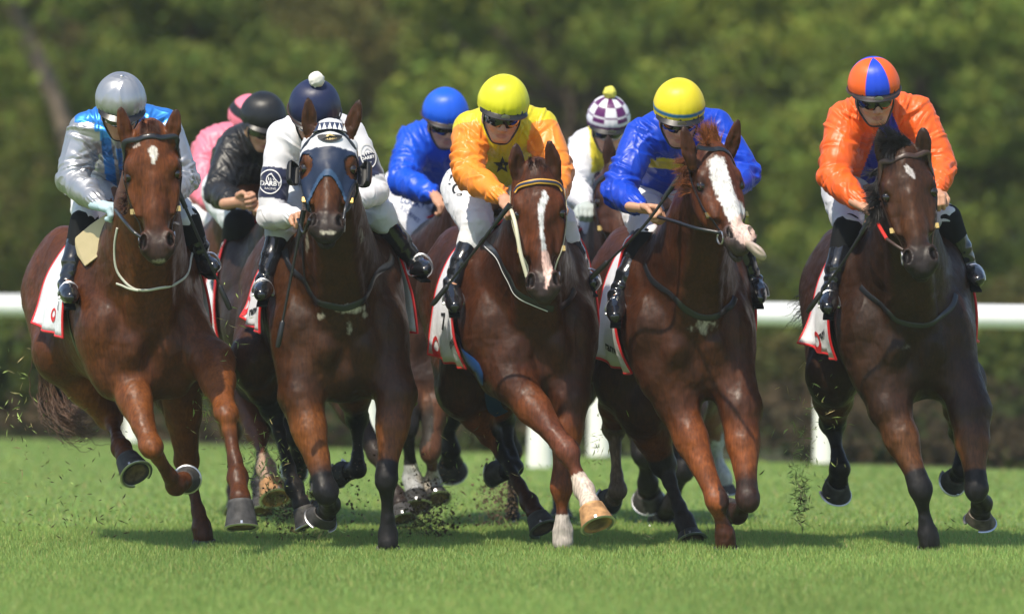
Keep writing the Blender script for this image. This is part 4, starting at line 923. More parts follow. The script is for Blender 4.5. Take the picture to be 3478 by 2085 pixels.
J4 = J(hs=1.10, tag=4, y=y, label='jockey in royal blue silks with yellow chevron and yellow cap banded in blue', head=(2306, 395, -.50), sl=(2180, 460, -.25), sr=(2430, 430, -.25), el=(2098, 655, -.40), er=(2530, 590, -.36), wl=(2180, 708, -.66), wr=(2480, 650, -.60),
       hip=(2235, 640, .22), kl=(2200, 810, -0.3), kr=(2470, 760, -0.28), al=(2095, 1000, -0.4), ar=(2560, 950, -0.2), tl=(2090, 1075, -0.56), tr=(2580, 1010, -0.34), face=(.08, -1, -.48), silk=pat4, cap=cap_band, rim=None, knee=(.06, .42), boot=.36, bt=.04,
       hl=dict(k=(.85, -.45, -.10), c=(.3, -.6, -.8), s=(.1, .3, 1)))
J5 = J(hs=1.10, tag=5, y=y, label='jockey in bright orange silks with blue and orange quartered cap', head=(2970, 322, -.50), sl=(2870, 402, -.24), sr=(3110, 385, -.24), el=(2832, 600, -.38), er=(3198, 560, -.34), wl=(2930, 702, -.66), wr=(3180, 655, -.62),
       hip=(2925, 600, .25), kl=(2880, 770, -0.3), kr=(3215, 740, -0.28), al=(2820, 985, -0.4), ar=(3290, 905, -0.2), tl=(2812, 1045, -0.56), tr=(3320, 950, -0.34), face=(.12, -1, -.36), up=(-.08, 0, 1), silk=pat5, cap=cap_panels(ORED, (.012, .06, .60), (.03, .03, .035)),
       rim=M['brown_leather'], knee=(.04, .36), boot=.32, bt=.04, breech=(.55, .57, .60), hl=dict(k=(.6, -.6, -.35), c=(.2, -.3, -1), s=(.2, .2, 1)))
# ------------------------------------------------------------ the second rank
y = 3.0
K1 = dict(label='chestnut racehorse, almost hidden between the silver and the white clad riders, tan hoof lifted', u0=800, y0=y, yaw=8, coat=(.06, .02, .008), leg_suntone=(.8, .8, .6), h=.012, poll=(850, 545, y - .36), muz=(868, 850, y - .6), lat=(1, .05, 0),
    ears=[((835, 560, y - .36), (828, 500, y - .38)), ((870, 560, y - .36), (876, 505, y - .38))], mane=None,
    legs=dict(fl=L_([(800, 1290, y + .15), (872, 1470, y - .1), (905, 1590, y - .3), (918, 1632, y - .38), (934, 1700, y - .46)], r=1.2, hoof=(.30, .16, .07), toe=(.3, -1, .4), sock=.85, sockc=(.3, .2, .14)),
              fr=L_([(900, 1290, y + .15), (985, 1470, y), (1012, 1560, y + .2), (1010, 1580, y + .26), (1004, 1590, y + .33)], dark=True), hl=L_([(750, 1280, y + 1), (786, 1470, y + 1.2), (796, 1670, y + 1.05), (800, 1700, y + 1), (804, 1740, y + .96)]),
              hr=L_([(900, 1280, y + 1), (950, 1460, y + 1.2), (978, 1640, y + 1.05), (984, 1670, y + 1), (990, 1710, y + .96)], dark=True)))
y = 2.0
K2 = dict(label='very dark racehorse under the black clad jockey, hidden behind the horse in the blinker hood', u0=985, y0=y, yaw=10, coat=(.022, .012, .009), h=.011, w=.98, poll=(1000, 560, y - .3), muz=(1030, 860, y - .55), lat=(1, .05, 0),
    ears=[((985, 575, y - .36), (978, 520, y - .38)), ((1020, 575, y - .36), (1026, 525, y - .38))], mane=None,
    legs=dict(fl=L_([(940, 1290, y + .15), (1062, 1480, y), (1085, 1600, y + .1), (1090, 1635, y + .08), (1092, 1680, y + .05)], dark=True), fr=L_([(1140, 1300, y + .15), (1280, 1540, y), (1345, 1680, y - .1), (1358, 1712, y - .16), (1372, 1765, y - .2)], dark=(.03, .02, .016), darkfrom=-.8),
              hl=L_([(870, 1280, y + 1), (890, 1450, y + 1.2), (880, 1640, y + 1.05), (884, 1690, y + 1), (888, 1740, y + .96)], dark=True), hr=L_([(1040, 1280, y + 1), (1060, 1450, y + 1.2), (1080, 1640, y + 1.05), (1084, 1690, y + 1), (1088, 1740, y + .96)], dark=True)))
y = 2.2
K3 = dict(label='dark racehorse with white fetlocks under the jockey all in royal blue', u0=1470, y0=y, yaw=-4, coat=(.030, .013, .008), h=.011, w=.9, poll=(1628, 620, y - .35), muz=(1680, 880, y - .6), lat=(.8, .5, 0),
    ears=[((1600, 640, y - .36), (1590, 575, y - .38)), ((1650, 640, y - .36), (1660, 580, y - .38))], mane=-1, manec=BLACK, manen=260,
    legs=dict(fl=L_([(1390, 1300, y + .15), (1380, 1450, y), (1400, 1625, y + .08), (1408, 1665, y + .05), (1416, 1725, y - .0)], r=1.15, dark=True, darkfrom=-.8, sock=.86, sockc=(.36, .36, .36), hoof=(.03, .03, .03)),
              fr=L_([(1490, 1290, y + .15), (1462, 1530, y), (1471, 1640, y + .12), (1476, 1662, y + .1), (1486, 1700, y + .06)], sock=.55, sockc=(.36, .33, .28), r=1.05),
              hl=L_([(1520, 1270, y + 1), (1524, 1420, y + 1.2), (1530, 1530, y + 1.25), (1530, 1560, y + 1.3), (1532, 1590, y + 1.36)], dark=True, r=1.25, darkfrom=-.9, toe=(0, .4, -1)),
              hr=L_([(1640, 1330, y + 1), (1738, 1540, y + 1.1), (1742, 1765, y + 1.05), (1742, 1790, y + 1.03), (1742, 1812, y + 1.0)], dark=True, darkfrom=-.9)))
y = 2.4
K4 = dict(label='dark brown racehorse under the jockey in the purple and white checked cap', u0=2150, y0=y, yaw=9, coat=(.034, .014, .009), h=.011, w=.95, poll=(2098, 560, y - .36), muz=(2120, 880, y - .6), lat=(1, .1, 0),
    ears=[((2072, 560, y - .36), (2066, 462, y - .38), (.2, -1, 0)), ((2125, 560, y - .36), (2132, 480, y - .38))], mane=None,
    legs=dict(fl=L_([(2150, 1330, y + .15), (2187, 1540, y), (2201, 1640, y + .1), (2203, 1662, y + .16), (2204, 1690, y + .22)], r=1.25, dark=True, darkfrom=-.7, toe=(0, .5, -1)),
              fr=L_([(2330, 1380, y + .15), (2322, 1590, y), (2275, 1715, y + .1), (2262, 1738, y + .16), (2250, 1765, y + .22)], dark=True, darkfrom=-.7, r=1.15, toe=(0, .5, -1)),
              hl=L_([(1960, 1300, y + 1), (1900, 1500, y + 1.2), (1905, 1690, y + 1.1), (1905, 1725, y + 1.06), (1905, 1770, y + 1.02)], dark=True), hr=L_([(2370, 1330, y + 1), (2425, 1500, y + 1.2), (2455, 1620, y + 1.2), (2460, 1640, y + 1.2), (2466, 1680, y + 1.2)], sock=-.02, sockc=(.34, .35, .35))))
def shift(d, dy):
    o = dict(d)
    for k, v in d.items():
        if isinstance(v, tuple) and len(v) == 3 and k in ('head', 'sl', 'sr', 'el', 'er', 'wl', 'wr', 'hip', 'kl', 'kr', 'al', 'ar', 'tl', 'tr'): o[k] = (v[0], v[1], v[2] + dy)
    o['h'] = .0095; o['front'] = 0; return o
PINK = (.80, .20, .28)
def pcap(a, t): return (.012, .012, .014) if (.52 < t < .78 or t < .08) else PINK
Q1 = shift(dict(tag=6, y=0, label='jockey in plain pink silks and pink cap with black band, mostly hidden', head=(846, 428, -.45), sl=(725, 490, -.25), sr=(880, 500, -.2), el=(676, 640, -.4), er=(840, 640, -.36), wl=(760, 712, -.66), wr=(850, 700, -.62), hip=(735, 650, .25), kl=(755, 775, -.2), kr=(900, 790, -.2),
    al=(740, 960, .02), ar=(900, 960, .04), tl=(745, 1010, -.12), tr=(905, 1010, -.1), face=(.6, -1, -.6), silk=plain(PINK), cap=pcap, hs=1.0, boot=.25, bt=.3, button=M['steel']), 3.55)
Q2 = shift(dict(tag=7, y=0, label='jockey in black silks with black cap and gloveless clenched fist', head=(893, 425, -.42), sl=(800, 490, -.22), sr=(960, 490, -.18), el=(742, 655, -.40), er=(960, 660, -.36), wl=(800, 688, -.66), wr=(900, 690, -.62), hip=(815, 650, .25), kl=(812, 765, -.22), kr=(960, 780, -.2),
    al=(745, 955, .02), ar=(980, 960, .04), tl=(775, 1012, -.14), tr=(985, 1010, -.1), face=(.42, -1, -.5), silk=plain((.012, .012, .013)), cap=pc((.012, .013, .014)), hs=1.04, knee=(.02, .3), boot=.25, bt=.05, hl=dict(k=(.9, -.3, .12), c=(-.1, -.9, -.3), s=(0, 0, 1)), breech=(.6, .62, .66)), 2.6)
Q3 = shift(dict(tag=8, y=0, label='jockey all in royal blue silks and royal blue cap, holding a red grip', head=(1512, 412, -.45), sl=(1408, 480, -.22), sr=(1600, 480, -.2), el=(1362, 615, -.40), er=(1640, 620, -.36), wl=(1480, 668, -.68), wr=(1595, 700, -.62), hip=(1420, 650, .25), kl=(1430, 800, -.2), kr=(1600, 780, -.2),
    al=(1440, 970, .02), ar=(1620, 960, .04), tl=(1440, 1010, -.12), tr=(1640, 1010, -.1), face=(.25, -1, -.42), silk=plain((.005, .075, .60)), cap=pc((.01, .10, .66)), hs=1.05, rim=M['brown_leather'], boot=.5, bt=.5, hl=dict(k=(.5, -.7, -.5), c=(.2, -.2, -1), s=(.3, 0, 1))), 2.8)
Q4 = shift(dict(tag=9, y=0, label='jockey in yellow silks with white sleeves and purple and white checked cap', head=(2066, 432, -.45), sl=(1985, 500, -.22), sr=(2170, 495, -.2), el=(1948, 640, -.38), er=(2190, 640, -.36), wl=(1990, 700, -.66), wr=(2110, 710, -.62), hip=(2040, 670, .25), kl=(2030, 775, -.22), kr=(2180, 780, -.2),
    al=(1985, 940, .02), ar=(2200, 960, .04), tl=(1985, 1000, -.12), tr=(2210, 1010, -.1), face=(.12, -1, -.42), silk=patc, cap=cap_check, hs=1.0, pom=(.034, (.66, .62, .12)), boot=.12, bt=.1, gloves=(.5, .55, .52), breech=(.55, .57, .62)), 3.0)
# ------------------------------------------------------------ the course: turf, bank, rail, trees
def ground_mat(name, c1, c2, scale, c3=None, bump=.4):
    m = bpy.data.materials.new(name); m.use_nodes = True; t = m.node_tree; L = t.links; b = t.nodes['Principled BSDF']; b.inputs['Roughness'].default_value = .9; b.inputs['Specular IOR Level'].default_value = .15
    tc = t.nodes.new('ShaderNodeTexCoord'); n = t.nodes.new('ShaderNodeTexNoise'); n.inputs['Scale'].default_value = scale; n.inputs['Detail'].default_value = 8; n.inputs['Roughness'].default_value = .65
    L.new(tc.outputs['Object'], n.inputs['Vector']); r = t.nodes.new('ShaderNodeValToRGB'); r.color_ramp.elements[0].position = .35; r.color_ramp.elements[1].position = .65
    r.color_ramp.elements[0].color = (*c1, 1); r.color_ramp.elements[1].color = (*c2, 1); L.new(n.outputs['Fac'], r.inputs[0]); out = r.outputs[0]
    if c3:
        n2 = t.nodes.new('ShaderNodeTexNoise'); n2.inputs['Scale'].default_value = scale * .12; n2.inputs['Detail'].default_value = 4; L.new(tc.outputs['Object'], n2.inputs['Vector'])
        r2 = t.nodes.new('ShaderNodeValToRGB'); r2.color_ramp.elements[0].position = .45; r2.color_ramp.elements[1].position = .6; L.new(n2.outputs['Fac'], r2.inputs[0])
        mx = t.nodes.new('ShaderNodeMix'); mx.data_type = 'RGBA'; L.new(r2.outputs[0], mx.inputs[0]); L.new(out, mx.inputs[6]); mx.inputs[7].default_value = (*c3, 1); out = mx.outputs[2]
    L.new(out, b.inputs['Base Color']); bp = t.nodes.new('ShaderNodeBump'); bp.inputs['Strength'].default_value = bump; bp.inputs['Distance'].default_value = .03; L.new(n.outputs['Fac'], bp.inputs['Height']); L.new(bp.outputs[0], b.inputs['Normal'])
    return m
M['turf'] = ground_mat('turf_ground', (.12, .18, .048), (.165, .235, .068), 14, (.14, .205, .056))
M['earth'] = ground_mat('bank_earth', (.040, .030, .016), (.080, .060, .032), .7, (.038, .050, .020), .8)
M['bank'] = ground_mat('hillside', (.018, .028, .009), (.035, .05, .014), 1.2, (.022, .02, .012), .8)
tag(mesh_np('grass_track', [(-300, -70, 0), (300, -70, 0), (300, 170, 0), (-300, 170, 0)], [[0, 1, 2, 3]], M['turf'], smooth=False), kind='structure')
# the turf ends just beyond the running rail, which crosses the view from far left to near right
RA = 14.79; RS = -1.06
railpt = lambda x: np.array([x, RA + RS * x, 0])
dirn = nrm(railpt(1) - railpt(0)); perp = np.array([-dirn[1], dirn[0], 0]); perp = perp if perp[1] > 0 else -perp
e0, e1 = railpt(-60) + perp * .25, railpt(16) + perp * .25
tag(mesh_np('earth_strip', [e0 + [0, 0, .006], e1 + [0, 0, .006], e1 + perp * 90 + [0, 0, .006], e0 + perp * 90 + [0, 0, .006]], [[0, 1, 2, 3]], M['earth'], smooth=False), kind='structure')
# a wooded bank closes the view
nx, ny = 70, 26; V = []
for j in range(ny):
    for i in range(nx):
        x = -60 + 120 * i / (nx - 1); y_ = 62 + 40 * j / (ny - 1); z = 14 * float(sstep(np.array(j / (ny - 1)), 0, 1)) + 1.2 * float(vnoise(np.array([x * .2, y_ * .2, 0.])))
        V.append((x, y_, z - .9 if j else -1))
tag(mesh_np('wooded_bank', V, [[j * nx + i, j * nx + i + 1, (j + 1) * nx + i + 1, (j + 1) * nx + i] for j in range(ny - 1) for i in range(nx - 1)], M['bank']), kind='structure')

# running rail
M['rail'] = mat('white_plastic', (.85, .86, .85), .35, .5, var=(3, .05)); M['post'] = mat('post_plastic', (.84, .83, .76), .4, .5, var=(4, .08))
root = thing('running_rail', railpt(0), 'white plastic running rail on posts crossing behind the field of horses', 'rail')
a_, b_ = railpt(-14) + [0, 0, .972], railpt(8) + [0, 0, .972]
mesh_np('rail', *tube([a_ + (b_ - a_) * t for t in np.linspace(0, 1, 40)], .075, 20), M['rail'], root)
def post_x(ud):      # where a post seen at image column ud stands along the rail
    lo_, hi_ = -14.0, 8.0
    for _ in range(50):
        m_ = (lo_ + hi_) / 2; p = railpt(m_); u = UC + p[0] / (PX * (D0 + p[1]) / D0)
        if u < ud: lo_ = m_
        else: hi_ = m_
    return railpt((lo_ + hi_) / 2)
for ud, w_ in ((2793, .13), (2030, .15), (1252, .12), (444, .12), (3560, .11), (-330, .12)):
    p = post_x(ud); V, F = tube([p + [0, 0, .90], p + perp * .02 + [0, 0, .6], p + perp * .02 + [0, 0, .02]], [w_ * .48, w_ * .5, w_ * .56], 14); V2, F2 = tube([p + [0, 0, .84], p + [0, 0, .90]], [.085, .085], 16)
    mesh_np('post', *join_parts([(V, F), (V2, F2)]), M['post'], root)
    if ud == 2030:
        q = P(1835, 1555, 12.2) ; q[2] = 0; V, F = tube([q + [0, 0, .42], q + [0, 0, .2], q], [.07, .08, .085], 12); 
        mesh_np('post_foot', V, F, M['post'], root)

# trees beyond the rail
M['leaf'] = mat('leaves', rough=.75, spec=.15, vcol=True, transl=.45)
M['bark'] = mat('bark', (.11, .085, .06), .9, .1, var=(6, .3), bump=[(12, .8, .05)])
def tree(name, base, height, rad, nclump, nleaf, label, tone, lean=(0, 0), trunk_r=.12, leaf=.085, seed=0, low=.12, group='trees beyond the rail'):
    rg = np.random.RandomState(seed); base = np.array(base, float); root = thing(name, base, label, 'tree' if name != 'shrub' else 'shrub', group)
    top = base + [lean[0], lean[1], height * .82]; tr = spline([base + [0, 0, -.1], base * .6 + top * .4 + rg.normal(0, .12, 3), top], 6); parts = [tube(tr, np.linspace(trunk_r, trunk_r * .3, len(tr)), 9)]
    cl = []
    for i in range(nclump):
        a = rg.uniform(0, 2 * math.pi); zz = rg.uniform(low, 1) ** .8; prof = math.sin(min(1, (zz - low + .12) / (1.08 - low)) * math.pi) ** .55; rr = rad * prof * rg.uniform(.35, 1.0)
        c = base + (top - base) * zz + np.array([rr * math.cos(a), rr * math.sin(a), height * .12 * rg.uniform(-.6, 1)]); cl.append((c, rg.uniform(.16, .34) * rad, rg.uniform(.72, 1.28)))
        if i % 3 == 0:
            s0 = tr[int(len(tr) * min(.95, zz * .85))]; m_ = (s0 + c) / 2 + rg.normal(0, .06, 3) + [0, 0, -.05]; parts.append(tube(spline([s0, m_, c], 3), np.linspace(trunk_r * .38, trunk_r * .1, 7), 6))
    mesh_np('trunk', *join_parts(parts), M['bark'], root)
    k = rg.randint(len(cl), size=nleaf); C0 = np.array([c[0] for c in cl])[k]; Rr = np.array([c[1] for c in cl])[k]; Tn = np.array([c[2] for c in cl])[k]
    d = rg.normal(0, 1, (nleaf, 3)); d /= np.linalg.norm(d, axis=1)[:, None]; p = C0 + d * (Rr * rg.uniform(.25, 1, nleaf) ** .5)[:, None] * [1, 1, .75]; p[:, 2] = np.maximum(p[:, 2], .05)
    n1 = rg.normal(0, 1, (nleaf, 3)) + d * .8 + [0, 0, .3]; n1 /= np.linalg.norm(n1, axis=1)[:, None]; t1 = np.cross(n1, rg.normal(0, 1, (nleaf, 3))); t1 /= np.linalg.norm(t1, axis=1)[:, None]; t2 = np.cross(n1, t1)
    s_ = leaf * rg.uniform(.6, 1.4, nleaf)[:, None]; V = np.stack([p - t1 * s_, p + t2 * s_ * .45, p + t1 * s_, p - t2 * s_ * .45], 1).reshape(-1, 3); F = np.arange(nleaf * 4).reshape(-1, 4)
    C = np.array(tone) * (Tn * rg.uniform(.7, 1.3, nleaf))[:, None]; C[:, 0] *= rg.uniform(.8, 1.25, nleaf); mesh_np('crown', V, F, M['leaf'], root, col=np.repeat(C, 4, 0), smooth=False)
G1, G2, G3, G4 = (.20, .265, .050), (.155, .205, .044), (.265, .335, .058), (.18, .18, .055)
TR = [  # x, depth, height, crown radius, tone, words
    (-6.3, 37, 5.6, 1.9, G1, 'bushy mid green tree, farthest left, behind the silver capped jockey'),
    (-4.6, 43, 6.2, 2.0, G4, 'brownish sparse tree just right of the leaning bare trunk'),
    (-3.0, 36, 4.9, 1.6, G2, 'dark green low tree between silver capped and black clad jockeys'),
    (-1.4, 44, 6.4, 2.0, G4, 'tall olive brown tree behind the white pompom jockey'),
    (.4, 38, 5.6, 1.8, G1, 'rounded mid green tree behind the plain yellow cap'),
    (2.3, 42, 6.0, 2.1, G3, 'bright green tree behind the purple checked cap'),
    (3.9, 37, 5.0, 1.6, G1, 'mid green tree between the blue and the orange jockey'),
    (5.4, 44, 6.4, 2.0, G2, 'darker tall tree behind the orange clad jockey'),
    (6.9, 38, 5.6, 1.9, G3, 'light green tree at the far right edge of the view')]
for i, (x, y_, h_, r_, tn, lb) in enumerate(TR): tree('tree', (x, y_, 0), h_, r_, 80, 24000, lb, tn, trunk_r=.14, seed=i + 3, low=.04, leaf=.058)
SH = [(-4.6, 25, .9, 1.0, G2, 'lowest brown green bush behind the rail, left of the middle'), (-1.9, 26, .8, .9, G2, 'small dark bush behind the rail between second and third horses'), (2.2, 24.5, .6, 1.0, G4, 'small olive bush just behind the rail post in the middle'), (4.2, 25.5, .7, 1.0, G2, 'small dark bush low behind the rail at the right'), (5.6, 24, .6, .8, G4, 'flat brown bush nearest the rail at the right edge'),
      (-5.6, 29.5, 1.7, 1.1, G1, 'low green shrub at the foot of the trees, left of the silver capped jockey'), (-3.4, 31, 1.3, 1.0, G2, 'low dark shrub at the trees\' foot, right of the leftmost horse'), (.9, 30.5, 1.2, 1.0, G2, 'dark low shrub seen between the middle horses'),
      (3.1, 30, 1.5, 1.0, G1, 'green shrub seen between the blazed horse and the rightmost horse'), (4.9, 31, 1.2, 1.0, G4, 'brown low shrub behind the rightmost horse'), (6.2, 28.5, 1.8, 1.1, G3, 'bright shrub low at the right edge behind the rail')]
for i, (x, y_, h_, r_, tn, lb) in enumerate(SH): tree('shrub', (x, y_, 0), h_, r_, 34, 6000, lb, tuple(np.array(tn) * .62), trunk_r=.05, leaf=.06, seed=40 + i, low=.1, group='shrubs at the foot of the trees')
rg = np.random.RandomState(77); n_ = 130000      # the far wood that closes the view
cx = rg.uniform(-24, 24, 700); cy = rg.uniform(50, 58, 700); cz = rg.uniform(.2, 9, 700); k = rg.randint(700, size=n_); d = rg.normal(0, 1, (n_, 3)); d /= np.linalg.norm(d, axis=1)[:, None]
p = np.stack([cx, cy, cz], 1)[k] + d * rg.uniform(.3, 1.1, n_)[:, None]; t1 = rg.normal(0, 1, (n_, 3)); t1 /= np.linalg.norm(t1, axis=1)[:, None]; t2 = np.cross(t1, rg.normal(0, 1, (n_, 3))); t2 /= np.linalg.norm(t2, axis=1)[:, None]
V = np.stack([p - t1 * .13, p + t2 * .07, p + t1 * .13, p - t2 * .07], 1).reshape(-1, 3); tb = (rg.uniform(.4, 1.5, 700) ** 1.3)[k]
tag(mesh_np('distant_wood', V, np.arange(n_ * 4).reshape(-1, 4), M['leaf'], None, col=np.repeat(np.array((.145, .19, .044)) * tb[:, None], 4, 0), smooth=False), kind='stuff')
rg = np.random.RandomState(31); n_ = 42000      # rough undergrowth between rail and trees
n_ = 110000; ux = rg.uniform(-12, 12, 420); uy = RA + RS * ux + 1 + 20 * rg.uniform(0, 1, 420) ** 1.3; uh = rg.uniform(.04, .40, 420) * (.35 + .65 * sstep(uy - RA - RS * ux, 0, 9)); uc = np.array([(.07, .055, .030), (.07, .09, .028), (.05, .065, .022), (.10, .072, .038)])[rg.randint(4, size=420)]
k = rg.randint(420, size=n_); p = np.stack([ux[k] + rg.normal(0, .5, n_), uy[k] + rg.normal(0, .4, n_), uh[k] * rg.uniform(.02, 1, n_)], 1); keep = p[:, 1] > RA + RS * p[:, 0] + .45; p = p[keep]; k = k[keep]; n_ = len(p)
t1 = rg.normal(0, 1, (n_, 3)); t1 /= np.linalg.norm(t1, axis=1)[:, None]; t2 = np.cross(t1, rg.normal(0, 1, (n_, 3))); t2 /= np.linalg.norm(t2, axis=1)[:, None]
tag(mesh_np('undergrowth', np.stack([p - t1 * .06, p + t2 * .03, p + t1 * .06, p - t2 * .03], 1).reshape(-1, 3), np.arange(n_ * 4).reshape(-1, 4), M['leaf'], None, col=np.repeat(uc[k] * rg.uniform(.6, 1.3, n_)[:, None], 4, 0), smooth=False), kind='stuff')
# a bare leaning trunk at the upper left
root = thing('leaning_tree', (-5.15, 33, 0), 'pale bare trunk leaning to the left at the upper left', 'tree')
V, F = tube(spline([P(395, 1380, 33) , P(330, 900, 33), P(210, 400, 33), P(60, 60, 33), P(-80, -320, 33)], 6), np.linspace(.11, .06, 25), 10); V[:, 2] = np.maximum(V[:, 2], -.05)
M['pale_bark'] = mat('pale_bark', (.20, .155, .11), .9, .1, var=(5, .25)); mesh_np('trunk', V, F, M['pale_bark'], root)
rgk = np.random.RandomState(5); tp = P(-80, -320, 33); n_ = 2500; p = tp + rgk.normal(0, .55, (n_, 3)); t1 = rgk.normal(0, 1, (n_, 3)); t1 /= np.linalg.norm(t1, axis=1)[:, None]; t2 = np.cross(t1, rgk.normal(0, 1, (n_, 3))); t2 /= np.linalg.norm(t2, axis=1)[:, None]
mesh_np('crown', np.stack([p - t1 * .08, p + t2 * .04, p + t1 * .08, p - t2 * .04], 1).reshape(-1, 3), np.arange(n_ * 4).reshape(-1, 4), M['leaf'], root, col=np.tile(G1, (n_ * 4, 1)), smooth=False)

# grass blades
def blades(name, n, y0, y1, hgt, wid, seed, dens_pow=1.0):
    rg = np.random.RandomState(seed); y_ = y0 + (y1 - y0) * rg.uniform(0, 1, n) ** dens_pow; hw = (1739 * PX) * (D0 + y_) / D0 + 1.6; x = rg.uniform(-1, 1, n) * hw
    ok = y_ < RA + RS * x + .1; x, y_ = x[ok], y_[ok]; n = len(x); p = np.stack([x, y_, np.zeros(n)], 1)
    pat = .85 + .18 * vnoise(p * [2.2, 1.2, 1]) + .15 * vnoise(p * [9, 5, 1]); hh = hgt * rg.uniform(.35, 1.15, n) * np.clip(pat, .3, 1.4)
    a = rg.uniform(0, math.pi, n); w = wid * rg.uniform(.6, 1.3, n); dx = np.stack([np.cos(a) * w, np.sin(a) * w * .5, np.zeros(n)], 1); tip = p + np.stack([rg.normal(0, .35, n) * hh, rg.normal(0, .35, n) * hh, hh], 1)
    V = np.stack([p - dx, p + dx, tip], 1).reshape(-1, 3); F = np.arange(n * 3).reshape(-1, 3)
    base = np.array((.28, .425, .112)) * (rg.uniform(.75, 1.25, n) * (.95 + .12 * vnoise(p * [.8, .5, 1])))[:, None]; dry = rg.uniform(0, 1, n) < .03; base[dry] = (.45, .42, .18); base[:, 0] *= rg.uniform(.85, 1.3, n)
    tag(mesh_np(name, V, F, M['blade'], None, col=np.repeat(base, 3, 0), smooth=False), kind='stuff')
M['blade'] = mat('grass_blade', rough=.5, spec=.3, vcol=True, transl=.45)
blades('grass', 440000, -8.2, 2.2, .038, .0030, 1)
blades('far_grass', 78000, 2.2, 18.5, .035, .006, 2)
# ------------------------------------------------------------ build the field of runners
def setorg(H): globals()['ORG'] = H['org']
def glove(Jk, idx, colr):
    V, F, W_, kd, B = Jk['hands'][idx]; N = normals(V, F); mesh_np('glove', V + N * .003, F, M['glove'], Jk['root'], col=np.tile(np.array(colr), (len(V), 1)))
def garment_mark(bvh, u, v, txt, size, m, parent, root_, ang=0, bold=0.0, name='lettering', shear=0):
    org = np.array([0, -D0, EYE]); q = bvh.ray_cast(Vector(org), Vector(nrm(P(u, v) - org)), 60)
    if q[0] is None: return None
    nn = np.array([0, -1.0, 0]); right = np.array([1., 0, 0]); up = np.array([0, 0, 1.]); ca, sa = math.cos(R(ang)), math.sin(R(ang)); right, up = right * ca + up * sa, up * ca - right * sa
    def pj(w, n_):
        r = bvh.ray_cast(Vector(w - nn * 0 + np.array([0, -.25, 0])), Vector((0, 1, 0)), .6)
        return (np.array(r[0]) + np.array([0, -.004, 0])) if r[0] is not None else w
    t = ink_text(txt, size, np.array(q[0]), right, up, m, name, root_, project=pj, bold=bold, shear=shear); t.parent = parent; return t
def garment_shape(bvh, polys, m, name, root_, parent, off=.004):
    """flat shapes given by photograph pixels, laid on a garment"""
    org = np.array([0, -D0, EYE]); V, F = [], []
    for pl in polys:
        idx = []
        for u, v in pl:
            q = bvh.ray_cast(Vector(org), Vector(nrm(P(u, v) - org)), 60)
            if q[0] is None: continue
            n = np.array(q[1]); n = n if n[1] < 0 else -n; idx.append(len(V)); V.append(np.array(q[0]) + n * off)
        if len(idx) > 2: F.append(idx)
    if V: o = mesh_np(name, V, F, m, root_, smooth=False); o.parent = parent
def px_ring(cu, cv, ru, rv, w, n=30, ang=0):
    out = []
    for i in range(n):
        a, b = 2 * math.pi * i / n, 2 * math.pi * (i + 1) / n; f = lambda t, k: (cu + (ru + k) * math.cos(t), cv + (rv + k) * math.sin(t))
        out.append([f(a, 0), f(b, 0), f(b, w), f(a, w)])
    return out
def whip(a, b, c, label, m=None):
    """jockey's whip from handle end a through b to the flap end c"""
    A, B, Cc = P(*a), P(*b), P(*c); r = thing('whip', (A + Cc) / 2, label, 'whip', 'whips carried by the jockeys'); B = B * .45 + (A + Cc) * .275; pts = spline([A, B, Cc], 8); n = len(pts)
    mesh_np('shaft', *tube(pts, np.linspace(.0085, .0055, n), 8), m or M['whip'], r); d = nrm(Cc - B)
    mesh_np('flap', *tube([Cc - d * .13, Cc - d * .12, Cc - d * .02, Cc], [.006, .013, .014, .010], 8), M['whip'], r); mesh_np('grip', *tube([A - nrm(B - A) * .01, A + nrm(B - A) * .12], [.014, .012], 8), M['leather'], r)
def stirrup(H, foot, tag_):
    f = P(*foot); pts = [f + np.array([.052 * math.cos(t), 0, .075 * math.sin(t)]) + [0, 0, -.03] for t in np.linspace(0, math.pi, 12)]; pts = [pts[0]] + pts[1:] + [pts[0]]
    mesh_np('stirrup_iron', *tube(pts, .0065, 6), M['steel'], H['root'])

HS = {}
for nm, s in (('H1', H1), ('H2', H2), ('H3', H3), ('H4', H4), ('H5', H5), ('K1', K1), ('K2', K2), ('K3', K3), ('K4', K4)):
    H = racehorse(s); HS[nm] = H
    if nm == 'H3': bridle(H, brow=1, browm=M['navy'], m=M['cream_strap'], nose=False, width=.024)
    elif nm == 'H5': bridle(H, m=M['brown_leather'], nose=False)
    elif nm == 'H2': bridle(H, nose=False)
    else: bridle(H, nose=False)
    lowz = {'H1': 1.04, 'H2': 1.06, 'H3': .90, 'H4': .88, 'H5': .94}.get(nm, .95)
    saddle_cloth(H, -.44, -1.04, low=lowz)
    T = H['T']; sk = H['skin']      # girth and saddle
    g_ = [T(-.58, .40 * math.sin(t), 1.12 - .50 * math.cos(t)) for t in np.linspace(-2.3, 2.3, 22)]
    strap('girth', H['root'], sk, g_, .075, M['leather'] if nm != 'H3' else M['blue_girth'], .008, .12, 3)
    f = Field(); f.ell(T(-.74, 0, 1.60), (.22, .10, .035), .03, np.array([H['Fv'], H['Rv'], [0, 0, 1]])); f.ell(T(-.95, 0, 1.635), (.07, .10, .03), .03, np.array([H['Fv'], H['Rv'], [0, 0, 1]])); f.ell(T(-.55, 0, 1.64), (.05, .05, .04), .03, np.array([H['Fv'], H['Rv'], [0, 0, 1]]))
    for sg in (-1, 1): f.ell(T(-.66, sg * .17, 1.50), (.13, .03, .12), .03, np.array([H['Fv'], H['Rv'], [0, 0, 1]]))
    V, F = f.mesh(.014); mesh_np('saddle', V, F, M['leather'], H['root'])

